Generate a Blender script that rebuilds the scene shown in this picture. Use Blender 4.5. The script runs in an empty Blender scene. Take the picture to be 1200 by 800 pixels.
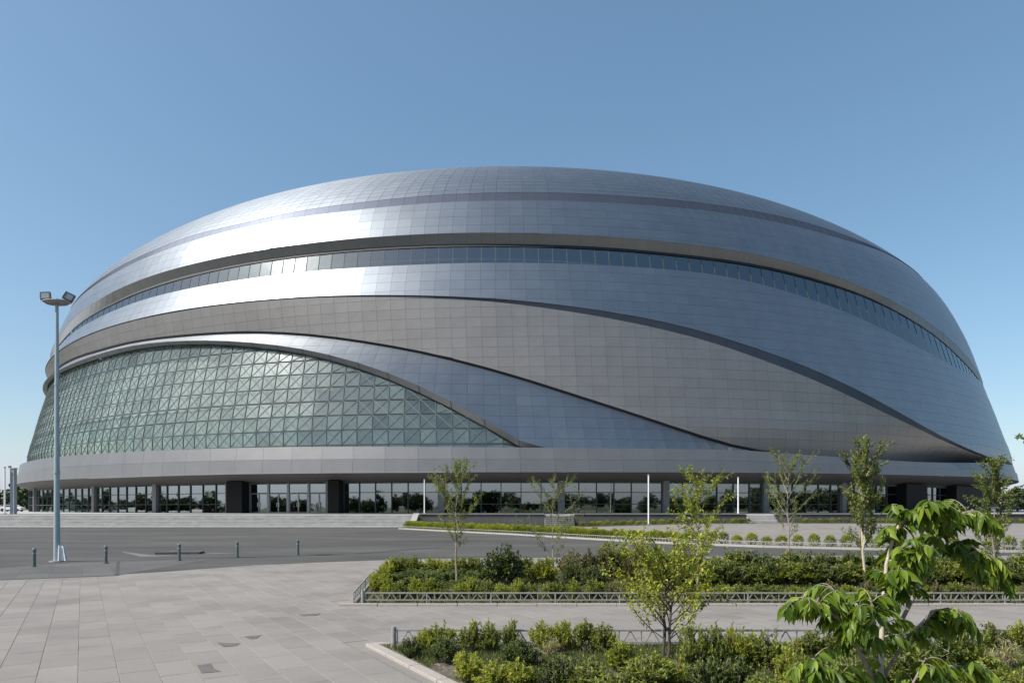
import bpy, math, random
import numpy as np
from mathutils import Vector, Matrix, noise

random.seed(7)
R = math.radians
scene = bpy.context.scene
col = scene.collection

# ------------------------------------------------------------------ camera
cam_d = bpy.data.cameras.new('camera')
cam = bpy.data.objects.new('camera', cam_d)
col.objects.link(cam)
scene.camera = cam
cam.location = (0, 0, 2.2)
cam.rotation_euler = (R(90), 0, 0)
cam_d.sensor_width = 36
cam_d.lens = 24.0
cam_d.shift_y = 0.1625
cam_d.clip_end = 6000
cam_d.clip_start = 0.05

# ------------------------------------------------------------------ world, sun, exposure
SUN_EL = 45.0
SUN_AZ = 247.0            # clockwise from +Y
world = bpy.data.worlds.new('World')
scene.world = world
world.use_nodes = True
wn = world.node_tree.nodes; wl = world.node_tree.links
wn.clear()
wo = wn.new('ShaderNodeOutputWorld'); wb = wn.new('ShaderNodeBackground')
sky = wn.new('ShaderNodeTexSky')
sky.sky_type = 'NISHITA'
sky.sun_disc = False
sky.sun_elevation = R(SUN_EL)
sky.sun_rotation = R(SUN_AZ)
sky.altitude = 300
sky.air_density = 1.0
sky.dust_density = 1.5
sky.ozone_density = 2.6
wb.inputs['Strength'].default_value = 0.135
gm = wn.new('ShaderNodeGamma'); gm.inputs['Gamma'].default_value = 0.74
wl.new(sky.outputs[0], gm.inputs[0]); hs = wn.new('ShaderNodeHueSaturation'); hs.inputs['Saturation'].default_value = 1.2; hs.inputs['Value'].default_value = 1.18; hs.inputs['Hue'].default_value = 0.492
wl.new(gm.outputs[0], hs.inputs['Color']); 
# keep the horizon band from going yellow: red never above, blue never below green
sp_ = wn.new('ShaderNodeSeparateColor'); cb_ = wn.new('ShaderNodeCombineColor')
mr_ = wn.new('ShaderNodeMath'); mr_.operation = 'MULTIPLY'; mr_.inputs[1].default_value = 0.93
mn_ = wn.new('ShaderNodeMath'); mn_.operation = 'MINIMUM'
mb_ = wn.new('ShaderNodeMath'); mb_.operation = 'MULTIPLY'; mb_.inputs[1].default_value = 1.07
mx_ = wn.new('ShaderNodeMath'); mx_.operation = 'MAXIMUM'
wl.new(hs.outputs[0], sp_.inputs[0])
wl.new(sp_.outputs[1], mr_.inputs[0]); wl.new(sp_.outputs[0], mn_.inputs[0]); wl.new(mr_.outputs[0], mn_.inputs[1])
wl.new(sp_.outputs[1], mb_.inputs[0]); wl.new(sp_.outputs[2], mx_.inputs[0]); wl.new(mb_.outputs[0], mx_.inputs[1])
wl.new(mn_.outputs[0], cb_.inputs[0]); wl.new(sp_.outputs[1], cb_.inputs[1]); wl.new(mx_.outputs[0], cb_.inputs[2])
wl.new(cb_.outputs[0], wb.inputs[0]); wl.new(wb.outputs[0], wo.inputs[0])
sun_d = bpy.data.lights.new('sun', 'SUN')
sun_d.energy = 4.8
sun_d.angle = R(0.5)
sun_d.color = (1.0, 0.95, 0.88)
sun = bpy.data.objects.new('sun', sun_d)
col.objects.link(sun)
sd = Vector((math.cos(R(SUN_EL)) * math.sin(R(SUN_AZ)), math.cos(R(SUN_EL)) * math.cos(R(SUN_AZ)), math.sin(R(SUN_EL))))
sun.rotation_euler = sd.to_track_quat('Z', 'Y').to_euler()
scene.view_settings.view_transform = 'Standard'
scene.view_settings.look = 'None'
scene.view_settings.exposure = 0.57
scene.view_settings.gamma = 1.0
scene.cycles.max_bounces = 8
scene.cycles.transparent_max_bounces = 24

# ------------------------------------------------------------------ materials
def nodes_of(name):
    m = bpy.data.materials.new(name)
    m.use_nodes = True
    nt = m.node_tree
    b = nt.nodes['Principled BSDF']
    return m, nt, b

def N(nt, t, **kw):
    n = nt.nodes.new(t)
    for k, v in kw.items():
        setattr(n, k, v)
    return n

def ramp(nt, stops, src):
    r = N(nt, 'ShaderNodeValToRGB')
    while len(r.color_ramp.elements) < len(stops):
        r.color_ramp.elements.new(0.5)
    for e, (p, c) in zip(r.color_ramp.elements, stops):
        e.position = p; e.color = (*c, 1)
    nt.links.new(src, r.inputs[0])
    return r

def mixc(nt, fac, a, b, mode='MIX'):
    m = N(nt, 'ShaderNodeMix', data_type='RGBA', blend_type=mode)
    for s, v in ((0, fac), (6, a), (7, b)):
        if hasattr(v, 'is_linked') or hasattr(v, 'links'):
            nt.links.new(v, m.inputs[s])
        elif s == 0:
            m.inputs[0].default_value = v
        else:
            m.inputs[s].default_value = (*v, 1)
    return m.outputs[2]

def noise_tex(nt, scale, detail=4, rough=0.55, obj=False, stretch=None):
    g = N(nt, 'ShaderNodeNewGeometry') if not obj else N(nt, 'ShaderNodeTexCoord')
    src = g.outputs['Position'] if not obj else g.outputs['Object']
    if stretch:
        mp = N(nt, 'ShaderNodeMapping'); mp.inputs['Scale'].default_value = stretch
        nt.links.new(src, mp.inputs[0]); src = mp.outputs[0]
    n = N(nt, 'ShaderNodeTexNoise')
    n.inputs['Scale'].default_value = scale; n.inputs['Detail'].default_value = detail; n.inputs['Roughness'].default_value = rough
    nt.links.new(src, n.inputs['Vector'])
    return n.outputs['Fac']

def plain(name, c, rough=0.6, metal=0.0, var=0.12, scale=3.0, bump=0.0, bscale=40.0, spec=0.5):
    m, nt, b = nodes_of(name)
    f = noise_tex(nt, scale)
    lo = tuple(x * (1 - var) for x in c); hi = tuple(min(1, x * (1 + var)) for x in c)
    r = ramp(nt, [(0.3, lo), (0.7, hi)], f)
    nt.links.new(r.outputs[0], b.inputs['Base Color'])
    b.inputs['Roughness'].default_value = rough
    b.inputs['Metallic'].default_value = metal
    b.inputs['Specular IOR Level'].default_value = spec
    if bump:
        bn = N(nt, 'ShaderNodeBump'); bn.inputs['Strength'].default_value = bump; bn.inputs['Distance'].default_value = 0.02
        nt.links.new(noise_tex(nt, bscale, 6), bn.inputs['Height'])
        nt.links.new(bn.outputs[0], b.inputs['Normal'])
    return m

def tinted(name, c0, c1, rough, metal, rvar=0.0, dirt=0.06, spec=0.5, aniso=0.0):
    """colour between c0 and c1 by the per-piece tint attribute"""
    m, nt, b = nodes_of(name)
    a = N(nt, 'ShaderNodeAttribute', attribute_name='tint')
    base = mixc(nt, a.outputs['Fac'], c0, c1)
    f = noise_tex(nt, 0.35, 5, 0.6)
    mm = N(nt, 'ShaderNodeMapRange'); mm.inputs[1].default_value = 0.3; mm.inputs[2].default_value = 0.75
    mm.inputs[3].default_value = 1.0; mm.inputs[4].default_value = 1.0 - dirt * 2
    nt.links.new(f, mm.inputs[0])
    v = N(nt, 'ShaderNodeVectorMath', operation='SCALE')
    nt.links.new(base, v.inputs[0]); nt.links.new(mm.outputs[0], v.inputs['Scale'])
    nt.links.new(v.outputs[0], b.inputs['Base Color'])
    b.inputs['Metallic'].default_value = metal
    b.inputs['Specular IOR Level'].default_value = spec
    if aniso:      # rolled grain: the highlight stretches up and down the panels
        gp = N(nt, 'ShaderNodeNewGeometry'); sb = N(nt, 'ShaderNodeVectorMath', operation='SUBTRACT'); sb.inputs[1].default_value = (0, 204, 0)
        cr = N(nt, 'ShaderNodeVectorMath', operation='CROSS_PRODUCT'); cr.inputs[0].default_value = (0, 0, 1)
        nm_ = N(nt, 'ShaderNodeVectorMath', operation='NORMALIZE')
        nt.links.new(gp.outputs['Position'], sb.inputs[0]); nt.links.new(sb.outputs[0], cr.inputs[1])
        nt.links.new(cr.outputs[0], nm_.inputs[0]); nt.links.new(nm_.outputs[0], b.inputs['Tangent'])
        b.inputs['Anisotropic'].default_value = aniso; b.inputs['Anisotropic Rotation'].default_value = 0.25
    rr = N(nt, 'ShaderNodeMapRange'); rr.inputs[3].default_value = rough - rvar; rr.inputs[4].default_value = rough + rvar
    nt.links.new(a.outputs['Fac'], rr.inputs[0])
    nt.links.new(rr.outputs[0], b.inputs['Roughness'])
    return m

M = {}
M['clad'] = tinted('brushed_aluminium', (0.266, 0.292, 0.320), (0.280, 0.306, 0.334), 0.48, 0.95, 0.006, aniso=0.5)
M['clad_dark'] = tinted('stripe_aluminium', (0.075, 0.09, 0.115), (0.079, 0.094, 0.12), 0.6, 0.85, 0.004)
M['stripe'] = tinted('roof_stripe_coating', (0.085, 0.098, 0.13), (0.088, 0.101, 0.134), 0.55, 0.8, 0.002)
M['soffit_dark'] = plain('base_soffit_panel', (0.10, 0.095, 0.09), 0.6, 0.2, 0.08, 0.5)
M['arch'] = plain('arch_frame_aluminium', (0.24, 0.24, 0.25), 0.5, 0.5, 0.05)
M['soffit'] = tinted('soffit_aluminium', (0.225, 0.22, 0.217), (0.232, 0.227, 0.224), 0.5, 0.5, 0.004)
M['taupe'] = tinted('matt_aluminium', (0.272, 0.256, 0.247), (0.286, 0.269, 0.26), 0.50, 0.82, 0.004)
M['fascia'] = tinted('fascia_aluminium', (0.185, 0.183, 0.184), (0.191, 0.189, 0.19), 0.45, 0.6, 0.004)
M['backing'] = plain('joint_backing', (0.16, 0.165, 0.17), 0.6, 0.6)
M['joint'] = plain('joint_seal', (0.13, 0.133, 0.137), 0.85, 0.0, spec=0.1)
M['shade_black'] = plain('painted_shade_black', (0.015, 0.016, 0.018), 0.7)  # near-black colour standing in for shade along band edges
M['mullion'] = plain('mullion_paint', (0.055, 0.072, 0.068), 0.75, 0.0)
M['brace'] = plain('brace_paint', (0.10, 0.125, 0.115), 0.5, 0.0)
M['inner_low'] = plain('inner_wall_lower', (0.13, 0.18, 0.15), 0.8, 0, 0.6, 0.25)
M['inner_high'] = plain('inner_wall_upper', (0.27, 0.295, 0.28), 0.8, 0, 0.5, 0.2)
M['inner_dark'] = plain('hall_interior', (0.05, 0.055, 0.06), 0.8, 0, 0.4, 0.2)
M['column'] = plain('column_stone', (0.16, 0.16, 0.16), 0.55, 0, 0.1, 1.5)
M['granite_dark'] = plain('dark_granite', (0.012, 0.012, 0.012), 0.6, 0, 0.3, 8, spec=0.12)
M['frame_grey'] = plain('door_frame_grey', (0.22, 0.225, 0.23), 0.4, 0.5)
M['steel'] = plain('galvanised_steel', (0.30, 0.295, 0.285), 0.5, 0.35, 0.12, 12)
M['white_paint'] = plain('white_paint', (0.74, 0.74, 0.73), 0.5, 0, 0.08, 10)
M['pole'] = plain('lamp_pole_paint', (0.27, 0.33, 0.355), 0.45, 0.15, 0.08, 6)
M['lamp_black'] = plain('lamp_housing', (0.07, 0.075, 0.08), 0.4, 0.2)
M['lens'] = plain('lamp_lens', (0.22, 0.25, 0.27), 0.12, 0, 0.1, 6)
M['bollard'] = plain('bollard_paint', (0.13, 0.15, 0.145), 0.45, 0.4, 0.2, 20)
M['pillar'] = plain('pillar_panel', (0.25, 0.28, 0.31), 0.5, 0.2)
M['curb'] = plain('kerb_granite', (0.31, 0.28, 0.25), 0.75, 0, 0.15, 25, 0.3, 120)
M['curb_light'] = plain('kerb_pale', (0.30, 0.29, 0.27), 0.75, 0, 0.12, 15)
M['step'] = plain('step_granite', (0.46, 0.445, 0.425), 0.7, 0, 0.14, 1.2, 0.15, 60)
M['step_small'] = plain('small_step_granite', (0.25, 0.24, 0.225), 0.8, 0, 0.1, 1.2)
M['terrace'] = plain('terrace_paving', (0.34, 0.33, 0.32), 0.75, 0, 0.1, 0.6)
M['wall_granite'] = plain('planter_granite', (0.07, 0.07, 0.066), 0.6, 0, 0.2, 1.0)
M['soil'] = plain('soil', (0.085, 0.07, 0.045), 0.95, 0, 0.45, 6.0, 0.8, 30)
M['bark'] = plain('grey_bark', (0.24, 0.20, 0.165), 0.85, 0, 0.3, 30, 0.5, 80)
M['bark_dark'] = plain('dark_bark', (0.055, 0.045, 0.035), 0.85, 0, 0.3, 30)
M['bark_pale'] = plain('pale_bark', (0.40, 0.35, 0.27), 0.85, 0, 0.25, 30)
M['car_white'] = plain('car_white', (0.7, 0.7, 0.7), 0.25, 0, 0.02)
M['car_dark'] = plain('car_dark', (0.03, 0.035, 0.045), 0.2, 0, 0.02)
M['rubber'] = plain('tyre_rubber', (0.02, 0.02, 0.02), 0.8)
M['stain'] = plain('wet_stain', (0.105, 0.097, 0.09), 0.9, 0, 0.2, 6)
M['tar'] = plain('tar_seam', (0.045, 0.045, 0.047), 0.8, 0, 0.3, 3)
M['sand'] = plain('spilt_mortar', (0.135, 0.128, 0.118), 0.9, 0, 0.25, 5)
M['plate'] = plain('steel_plate', (0.09, 0.09, 0.09), 0.55, 0.4, 0.3, 3)

def glass_mat(name, tint, refl, rough=0.03, wob=0.0, fres=0.55, top=1.0, pale_fill=None, amount=0.0):
    """architectural pane: see-through in its tint, mirroring more at grazing angles"""
    m = bpy.data.materials.new(name); m.use_nodes = True
    nt = m.node_tree; nt.nodes.clear()
    o = N(nt, 'ShaderNodeOutputMaterial'); mx = N(nt, 'ShaderNodeMixShader')
    t = N(nt, 'ShaderNodeBsdfTransparent'); g = N(nt, 'ShaderNodeBsdfGlossy')
    t.inputs[0].default_value = (*tint, 1)
    g.inputs['Roughness'].default_value = rough
    g.inputs['Color'].default_value = (0.88, 0.94, 0.95, 1)
    fr = N(nt, 'ShaderNodeLayerWeight'); fr.inputs[0].default_value = fres
    mr = N(nt, 'ShaderNodeMapRange'); mr.inputs[3].default_value = refl; mr.inputs[4].default_value = top
    nt.links.new(fr.outputs['Fresnel'], mr.inputs[0])
    nt.links.new(mr.outputs[0], mx.inputs[0])
    body = t.outputs[0]
    if pale_fill:          # pale diffuse colour mixed in to brighten panes backed by shade
        df = N(nt, 'ShaderNodeBsdfDiffuse'); m3 = N(nt, 'ShaderNodeMixShader'); df.inputs[0].default_value = (*pale_fill, 1)
        mf = N(nt, 'ShaderNodeMapRange'); mf.inputs[1].default_value = .25; mf.inputs[2].default_value = .75; mf.inputs[3].default_value = amount * .7; mf.inputs[4].default_value = amount * 1.3
        nt.links.new(noise_tex(nt, 0.22, 4), mf.inputs[0]); 
        ta = N(nt, 'ShaderNodeAttribute', attribute_name='tint'); tm = N(nt, 'ShaderNodeMath', operation='MULTIPLY_ADD'); tm.inputs[1].default_value = 1.1; tm.inputs[2].default_value = 0.35
        tx = N(nt, 'ShaderNodeMath', operation='MULTIPLY'); nt.links.new(ta.outputs['Fac'], tm.inputs[0])
        nt.links.new(mf.outputs[0], tx.inputs[0]); nt.links.new(tm.outputs[0], tx.inputs[1]); nt.links.new(tx.outputs[0], m3.inputs[0])
        nt.links.new(t.outputs[0], m3.inputs[1]); nt.links.new(df.outputs[0], m3.inputs[2]); body = m3.outputs[0]
    nt.links.new(body, mx.inputs[1]); nt.links.new(g.outputs[0], mx.inputs[2])
    nt.links.new(mx.outputs[0], o.inputs[0])
    if wob:
        bn = N(nt, 'ShaderNodeBump'); bn.inputs['Strength'].default_value = wob; bn.inputs['Distance'].default_value = 0.05
        nt.links.new(noise_tex(nt, 0.6, 2), bn.inputs['Height'])
        nt.links.new(bn.outputs[0], g.inputs['Normal'])
    return m
M['glass_wall'] = glass_mat('green_tinted_glass', (0.80, 0.85, 0.82), 0.12, 0.14, 0.1, 0.2, 1.0, (0.34, 0.42, 0.375), 0.20)
M['glass_ribbon'] = glass_mat('ribbon_glass', (0.20, 0.27, 0.30), 0.22, 0.10, 0.08, 0.3, 0.8)
M['glass_hall'] = glass_mat('hall_glass', (0.16, 0.21, 0.22), 0.30, 0.02, 0.05, 0.25, 0.7)

def leaf_mat(name, stops, trans=0.35, rough=0.55):
    m = bpy.data.materials.new(name); m.use_nodes = True
    nt = m.node_tree; b = nt.nodes['Principled BSDF']; o = nt.nodes['Material Output']
    a = N(nt, 'ShaderNodeAttribute', attribute_name='tint')
    oi = N(nt, 'ShaderNodeObjectInfo')
    ma = N(nt, 'ShaderNodeMath', operation='MULTIPLY_ADD'); ma.inputs[1].default_value = 0.22; ma.inputs[2].default_value = -0.11
    nt.links.new(oi.outputs['Random'], ma.inputs[0])
    ad = N(nt, 'ShaderNodeMath', operation='ADD', use_clamp=True)
    nt.links.new(a.outputs['Fac'], ad.inputs[0]); nt.links.new(ma.outputs[0], ad.inputs[1])
    r = ramp(nt, stops, ad.outputs[0])
    nt.links.new(r.outputs[0], b.inputs['Base Color'])
    b.inputs['Roughness'].default_value = rough
    b.inputs['Specular IOR Level'].default_value = 0.22
    tr = N(nt, 'ShaderNodeBsdfTranslucent')
    tc = mixc(nt, 1.0, r.outputs[0], (1.5, 1.35, 0.5), 'MULTIPLY')
    nt.links.new(tc, tr.inputs[0])
    mx = N(nt, 'ShaderNodeMixShader'); mx.inputs[0].default_value = trans
    nt.links.new(b.outputs[0], mx.inputs[1]); nt.links.new(tr.outputs[0], mx.inputs[2])
    nt.links.new(mx.outputs[0], o.inputs[0])
    return m
M['leaf_mid'] = leaf_mat('leaf_mid_green', [(0, (0.055, 0.085, 0.02)), (0.5, (0.15, 0.19, 0.036)), (1, (0.33, 0.35, 0.065))])
M['leaf_dark'] = leaf_mat('leaf_dark_green', [(0, (0.034, 0.056, 0.015)), (0.6, (0.088, 0.125, 0.028)), (1, (0.21, 0.25, 0.05))], 0.25)
M['leaf_yellow'] = leaf_mat('leaf_yellow_green', [(0, (0.10, 0.14, 0.022)), (0.5, (0.235, 0.28, 0.04)), (1, (0.42, 0.42, 0.07))], 0.4)
M['leaf_tree'] = leaf_mat('leaf_sapling', [(0, (0.07, 0.10, 0.03)), (0.5, (0.15, 0.19, 0.055)), (1, (0.28, 0.30, 0.10))], 0.4)
M['leaf_brown'] = leaf_mat('leaf_russet', [(0, (0.07, 0.08, 0.03)), (0.5, (0.13, 0.135, 0.05)), (1, (0.24, 0.19, 0.09))], 0.3)
M['leaf_big'] = leaf_mat('leaf_large', [(0, (0.045, 0.09, 0.012)), (0.5, (0.12, 0.185, 0.022)), (1, (0.26, 0.33, 0.04))], 0.42, 0.4)
M['leaf_pale'] = leaf_mat('leaf_pale_variegated', [(0, (0.16, 0.18, 0.05)), (0.5, (0.34, 0.33, 0.13)), (1, (0.5, 0.47, 0.25))], 0.35)
M['grass'] = leaf_mat('grass_blades', [(0, (0.04, 0.06, 0.016)), (0.5, (0.085, 0.115, 0.03)), (1, (0.17, 0.18, 0.06))], 0.3)
M['far_leaf'] = leaf_mat('far_wood_leaf', [(0, (0.018, 0.03, 0.014)), (0.5, (0.035, 0.05, 0.02)), (1, (0.06, 0.08, 0.032))], 0.2)

PAVE_ANG = R(32.2)       # paving courses run 32 degrees left of the view
def paving_mat(name, c0, c1, joint, w, l, rot, v0, mort=0.012, pieces=False, blotch=0.26):
    m, nt, b = nodes_of(name)
    if not pieces:
        g = N(nt, 'ShaderNodeNewGeometry')
        mp = N(nt, 'ShaderNodeMapping'); mp.inputs['Rotation'].default_value = (0, 0, rot)
        mp.inputs['Location'].default_value = v0
        nt.links.new(g.outputs['Position'], mp.inputs[0])
        br = N(nt, 'ShaderNodeTexBrick')
        br.inputs['Color1'].default_value = (*c0, 1); br.inputs['Color2'].default_value = (*c1, 1)
        br.inputs['Mortar'].default_value = (*joint, 1)
        br.inputs['Scale'].default_value = 1.0; br.inputs['Mortar Size'].default_value = mort
        br.inputs['Brick Width'].default_value = l; br.inputs['Row Height'].default_value = w
        br.inputs['Bias'].default_value = 0.0
        nt.links.new(mp.outputs[0], br.inputs[0])
        base = br.outputs[0]
    else:
        a = N(nt, 'ShaderNodeAttribute', attribute_name='tint')
        base = mixc(nt, a.outputs['Fac'], c0, c1)
    f = noise_tex(nt, 0.35, 7, 0.6, stretch=(1.0, 1.0, 1.0))
    r = ramp(nt, [(0.28, (1 - blotch,) * 3), (0.5, (1, 1, 1)), (0.74, (1 + blotch * 0.45,) * 3)], f)
    c = mixc(nt, 1.0, base, r.outputs[0], 'MULTIPLY')
    f2 = noise_tex(nt, 45, 3, 0.7)
    r2 = ramp(nt, [(0.3, (0.9, 0.9, 0.9)), (0.7, (1.06, 1.06, 1.06))], f2)
    c = mixc(nt, 1.0, c, r2.outputs[0], 'MULTIPLY')
    f3 = noise_tex(nt, 1.7, 5, 0.75)
    r3 = ramp(nt, [(0.62, (1, 1, 1)), (0.72, (0.84, 0.83, 0.83))], f3)
    c = mixc(nt, 0.8, c, r3.outputs[0], 'MULTIPLY')
    nt.links.new(c, b.inputs['Base Color'])
    b.inputs['Roughness'].default_value = 0.8
    b.inputs['Specular IOR Level'].default_value = 0.3
    bn = N(nt, 'ShaderNodeBump'); bn.inputs['Strength'].default_value = 0.25; bn.inputs['Distance'].default_value = 0.004
    nt.links.new(f2, bn.inputs['Height']); nt.links.new(bn.outputs[0], b.inputs['Normal'])
    return m
M['slab'] = paving_mat('granite_slab', (0.192, 0.178, 0.163), (0.224, 0.206, 0.187), None, 0, 0, 0, (0, 0, 0), pieces=True)
M['paving'] = paving_mat('granite_paving', (0.194, 0.180, 0.165), (0.220, 0.203, 0.185), (0.145, 0.135, 0.125), 0.454, 0.9, R(-32.2) + R(-90) + R(180), (0, 0, 0), 0.008)
M['apron'] = paving_mat('grey_paver', (0.088, 0.086, 0.083), (0.105, 0.102, 0.097), (0.08, 0.08, 0.08), 0.9, 1.8, R(-32.2) + R(90), (0, 0, 0), 0.015)

def asphalt():
    m, nt, b = nodes_of('asphalt')
    f = noise_tex(nt, 0.12, 6, 0.62, stretch=(0.6, 1.6, 1))
    r = ramp(nt, [(0.32, (0.050, 0.048, 0.045)), (0.52, (0.068, 0.066, 0.062)), (0.70, (0.096, 0.092, 0.085))], f)
    f2 = noise_tex(nt, 60, 3, 0.8)
    r2 = ramp(nt, [(0.3, (0.82,) * 3), (0.7, (1.12,) * 3)], f2)
    c = mixc(nt, 1.0, r.outputs[0], r2.outputs[0], 'MULTIPLY')
    f3 = noise_tex(nt, 0.55, 7, 0.72, stretch=(0.5, 1.8, 1))
    r3 = ramp(nt, [(0.55, (1, 1, 1)), (0.62, (1.35, 1.32, 1.26)), (0.70, (1.7, 1.65, 1.55))], f3)
    c = mixc(nt, 0.7, c, r3.outputs[0], 'MULTIPLY')
    nt.links.new(c, b.inputs['Base Color'])
    b.inputs['Roughness'].default_value = 0.85
    b.inputs['Specular IOR Level'].default_value = 0.3
    bn = N(nt, 'ShaderNodeBump'); bn.inputs['Strength'].default_value = 0.5; bn.inputs['Distance'].default_value = 0.006
    nt.links.new(f2, bn.inputs['Height']); nt.links.new(bn.outputs[0], b.inputs['Normal'])
    return m
M['asphalt'] = asphalt()
M['earth'] = plain('dry_grassland', (0.055, 0.075, 0.03), 0.95, 0, 0.35, 0.08)

# ------------------------------------------------------------------ mesh helpers
def mesh(name, V, F, mat, parent=None, tint=None, smooth=False, loc=None, side=None):
    me = bpy.data.meshes.new(name)
    me.from_pydata([tuple(v) for v in V], [], F)
    if mat is not None: me.materials.append(mat)
    if side is not None:      # every fifth face is a front, the four after it are its edges
        me.materials.append(side); me.polygons.foreach_set('material_index', [0 if i % 5 == 0 else 1 for i in range(len(F))])
    if tint is not None:
        at = me.attributes.new('tint', 'FLOAT', 'FACE')
        at.data.foreach_set('value', np.asarray(tint, dtype=np.float32))
    if smooth:
        me.polygons.foreach_set('use_smooth', [True] * len(F))
    return obj(name, me, parent, loc)

def obj(name, me, parent=None, loc=None):
    o = bpy.data.objects.new(name, me)
    col.objects.link(o)
    if parent is not None: o.parent = parent
    if loc is not None: o.location = loc
    return o

def empty(name, loc=(0, 0, 0), rz=0.0, parent=None):
    o = bpy.data.objects.new(name, None)
    o.location = loc; o.rotation_euler = (0, 0, rz); o.empty_display_size = 0.3
    col.objects.link(o)
    if parent is not None: o.parent = parent
    return o

def tag(o, label, cat, group=None):
    o['label'] = label; o['category'] = cat
    if group: o['group'] = group
    return o

def structure(o): o['kind'] = 'structure'; return o
def stuff(o): o['kind'] = 'stuff'; return o

class MB:
    """collects shapes, then links them as ONE mesh object"""
    def __init__(s): s.V = []; s.F = []; s.T = []
    def add(s, V, F, t=0.5):
        n = len(s.V); s.V += [tuple(v) for v in V]
        s.F += [tuple(i + n for i in f) for f in F]; s.T += [t] * len(F)
    def box(s, c, d, rz=0.0, t=0.5):
        x, y, z = (k / 2 for k in d); ca, sa = math.cos(rz), math.sin(rz)
        V = [(c[0] + i * x * ca - j * y * sa, c[1] + i * x * sa + j * y * ca, c[2] + k * z) for i in (-1, 1) for j in (-1, 1) for k in (-1, 1)]
        s.add(V, [(0, 1, 3, 2), (4, 6, 7, 5), (0, 4, 5, 1), (2, 3, 7, 6), (0, 2, 6, 4), (1, 5, 7, 3)], t)
    def bar(s, p, q, w, d, out, t=0.5):
        p = Vector(p); q = Vector(q); a = (q - p).normalized(); o = Vector(out)
        o = (o - a * o.dot(a)).normalized(); u = a.cross(o)
        V = [e + u * (i * w / 2) + o * (j * d / 2) for e in (p, q) for i in (-1, 1) for j in (-1, 1)]
        s.add(V, [(0, 1, 3, 2), (4, 6, 7, 5), (0, 4, 5, 1), (2, 3, 7, 6), (0, 2, 6, 4), (1, 5, 7, 3)], t)
    def tube(s, pts, rad, n=8, t=0.5, cap=True):
        pts = [Vector(p) for p in pts]; rings = []
        up = Vector((0.03, 0.02, 1)).normalized()
        for i, p in enumerate(pts):
            a = (pts[min(i + 1, len(pts) - 1)] - pts[max(i - 1, 0)]).normalized()
            x = a.cross(Vector((1, 0.1, 0)) if abs(a.z) > 0.8 else up).normalized(); y = a.cross(x)
            r = rad[i] if hasattr(rad, '__len__') else rad
            rings.append([p + x * (r * math.cos(k * math.tau / n)) + y * (r * math.sin(k * math.tau / n)) for k in range(n)])
        V = [v for ring in rings for v in ring]; F = []
        for i in range(len(pts) - 1):
            for k in range(n):
                F.append((i * n + k, i * n + (k + 1) % n, (i + 1) * n + (k + 1) % n, (i + 1) * n + k))
        if cap: F += [tuple(range(n))[::-1], tuple((len(pts) - 1) * n + k for k in range(n))]
        s.add(V, F, t)
    def prism(s, poly, z0, z1, t=0.5):
        n = len(poly)
        V = [(x, y, z0) for x, y in poly] + [(x, y, z1) for x, y in poly]
        F = [tuple(range(n))[::-1], tuple(range(n, 2 * n))] + [(i, (i + 1) % n, n + (i + 1) % n, n + i) for i in range(n)]
        s.add(V, F, t)
    def build(s, name, mat, parent=None, smooth=False, loc=None, bevel=0, side=None):
        o = mesh(name, s.V, s.F, mat, parent, s.T, smooth, loc, side)
        if bevel:
            b = o.modifiers.new('bevel', 'BEVEL'); b.width = bevel; b.segments = 2
        return o

def copy_tree(o, parent=None):
    c = o.copy(); col.objects.link(c); c.parent = parent
    for ch in kids[o.name] if o.name in kids else o.children:
        copy_tree(ch, c)
    return c
kids = {}
ORD = ['first', 'second', 'third', 'fourth', 'fifth', 'sixth', 'seventh', 'eighth', 'ninth', 'tenth', 'eleventh', 'twelfth', 'thirteenth', 'fourteenth', 'fifteenth', 'sixteenth', 'seventeenth', 'eighteenth', 'nineteenth', 'twentieth', 'twenty-first', 'twenty-second', 'twenty-third', 'twenty-fourth', 'twenty-fifth', 'twenty-sixth', 'twenty-seventh', 'twenty-eighth', 'twenty-ninth', 'thirtieth']

def ss(a, b, x):
    t = min(max((x - a) / (b - a), 0), 1); return t * t * (3 - 2 * t)
def gz(x, y):
    """the forecourt rises a little towards the right-hand end of the terrace"""
    return 0.42 * ss(4, 24, x) * ss(46, 78, y)

# ------------------------------------------------------------------ the arena
# section tables: height PZ, radius PR and centre offset PC of the shell; CURVE holds, every two
# degrees of azimuth from -62 to 62, the height of each band edge and how far it is set in
CURVE = {}
CURVE['A']=([41.94, 41.94, 41.94, 41.94, 41.94, 41.94, 41.94, 41.94, 41.94, 42.15, 42.44, 42.77, 43.21, 43.53, 43.8, 44.12, 44.51, 44.84, 44.98, 45.01, 45.08, 45.27, 45.57, 45.83, 45.98, 46.08, 46.22, 46.41, 46.59, 46.7, 46.78, 46.87, 46.96, 46.99, 46.98, 47.0, 47.06, 47.16, 47.25, 47.3, 47.34, 47.39, 47.41, 47.39, 47.33, 47.2, 47.02, 46.88, 46.81, 46.79, 46.78, 46.77, 46.77, 46.77, 46.77, 46.77, 46.77, 46.77, 46.77, 46.77, 46.77, 46.77, 46.77],[0.6, 0.6, 0.6, 0.6, 0.6, 0.6, 0.6, 0.6, 0.6, 0.6, 0.6, 0.6, 0.6, 0.6, 0.6, 0.6, 0.6, 0.6, 0.6, 0.6, 0.6, 0.6, 0.6, 0.6, 0.6, 0.6, 0.6, 0.6, 0.6, 0.6, 0.6, 0.6, 0.6, 0.6, 0.6, 0.6, 0.6, 0.6, 0.6, 0.6, 0.6, 0.6, 0.6, 0.6, 0.6, 0.6, 0.6, 0.6, 0.6, 0.6, 0.6, 0.6, 0.6, 0.6, 0.6, 0.6, 0.6, 0.6, 0.6, 0.6, 0.6, 0.6, 0.6])
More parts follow.
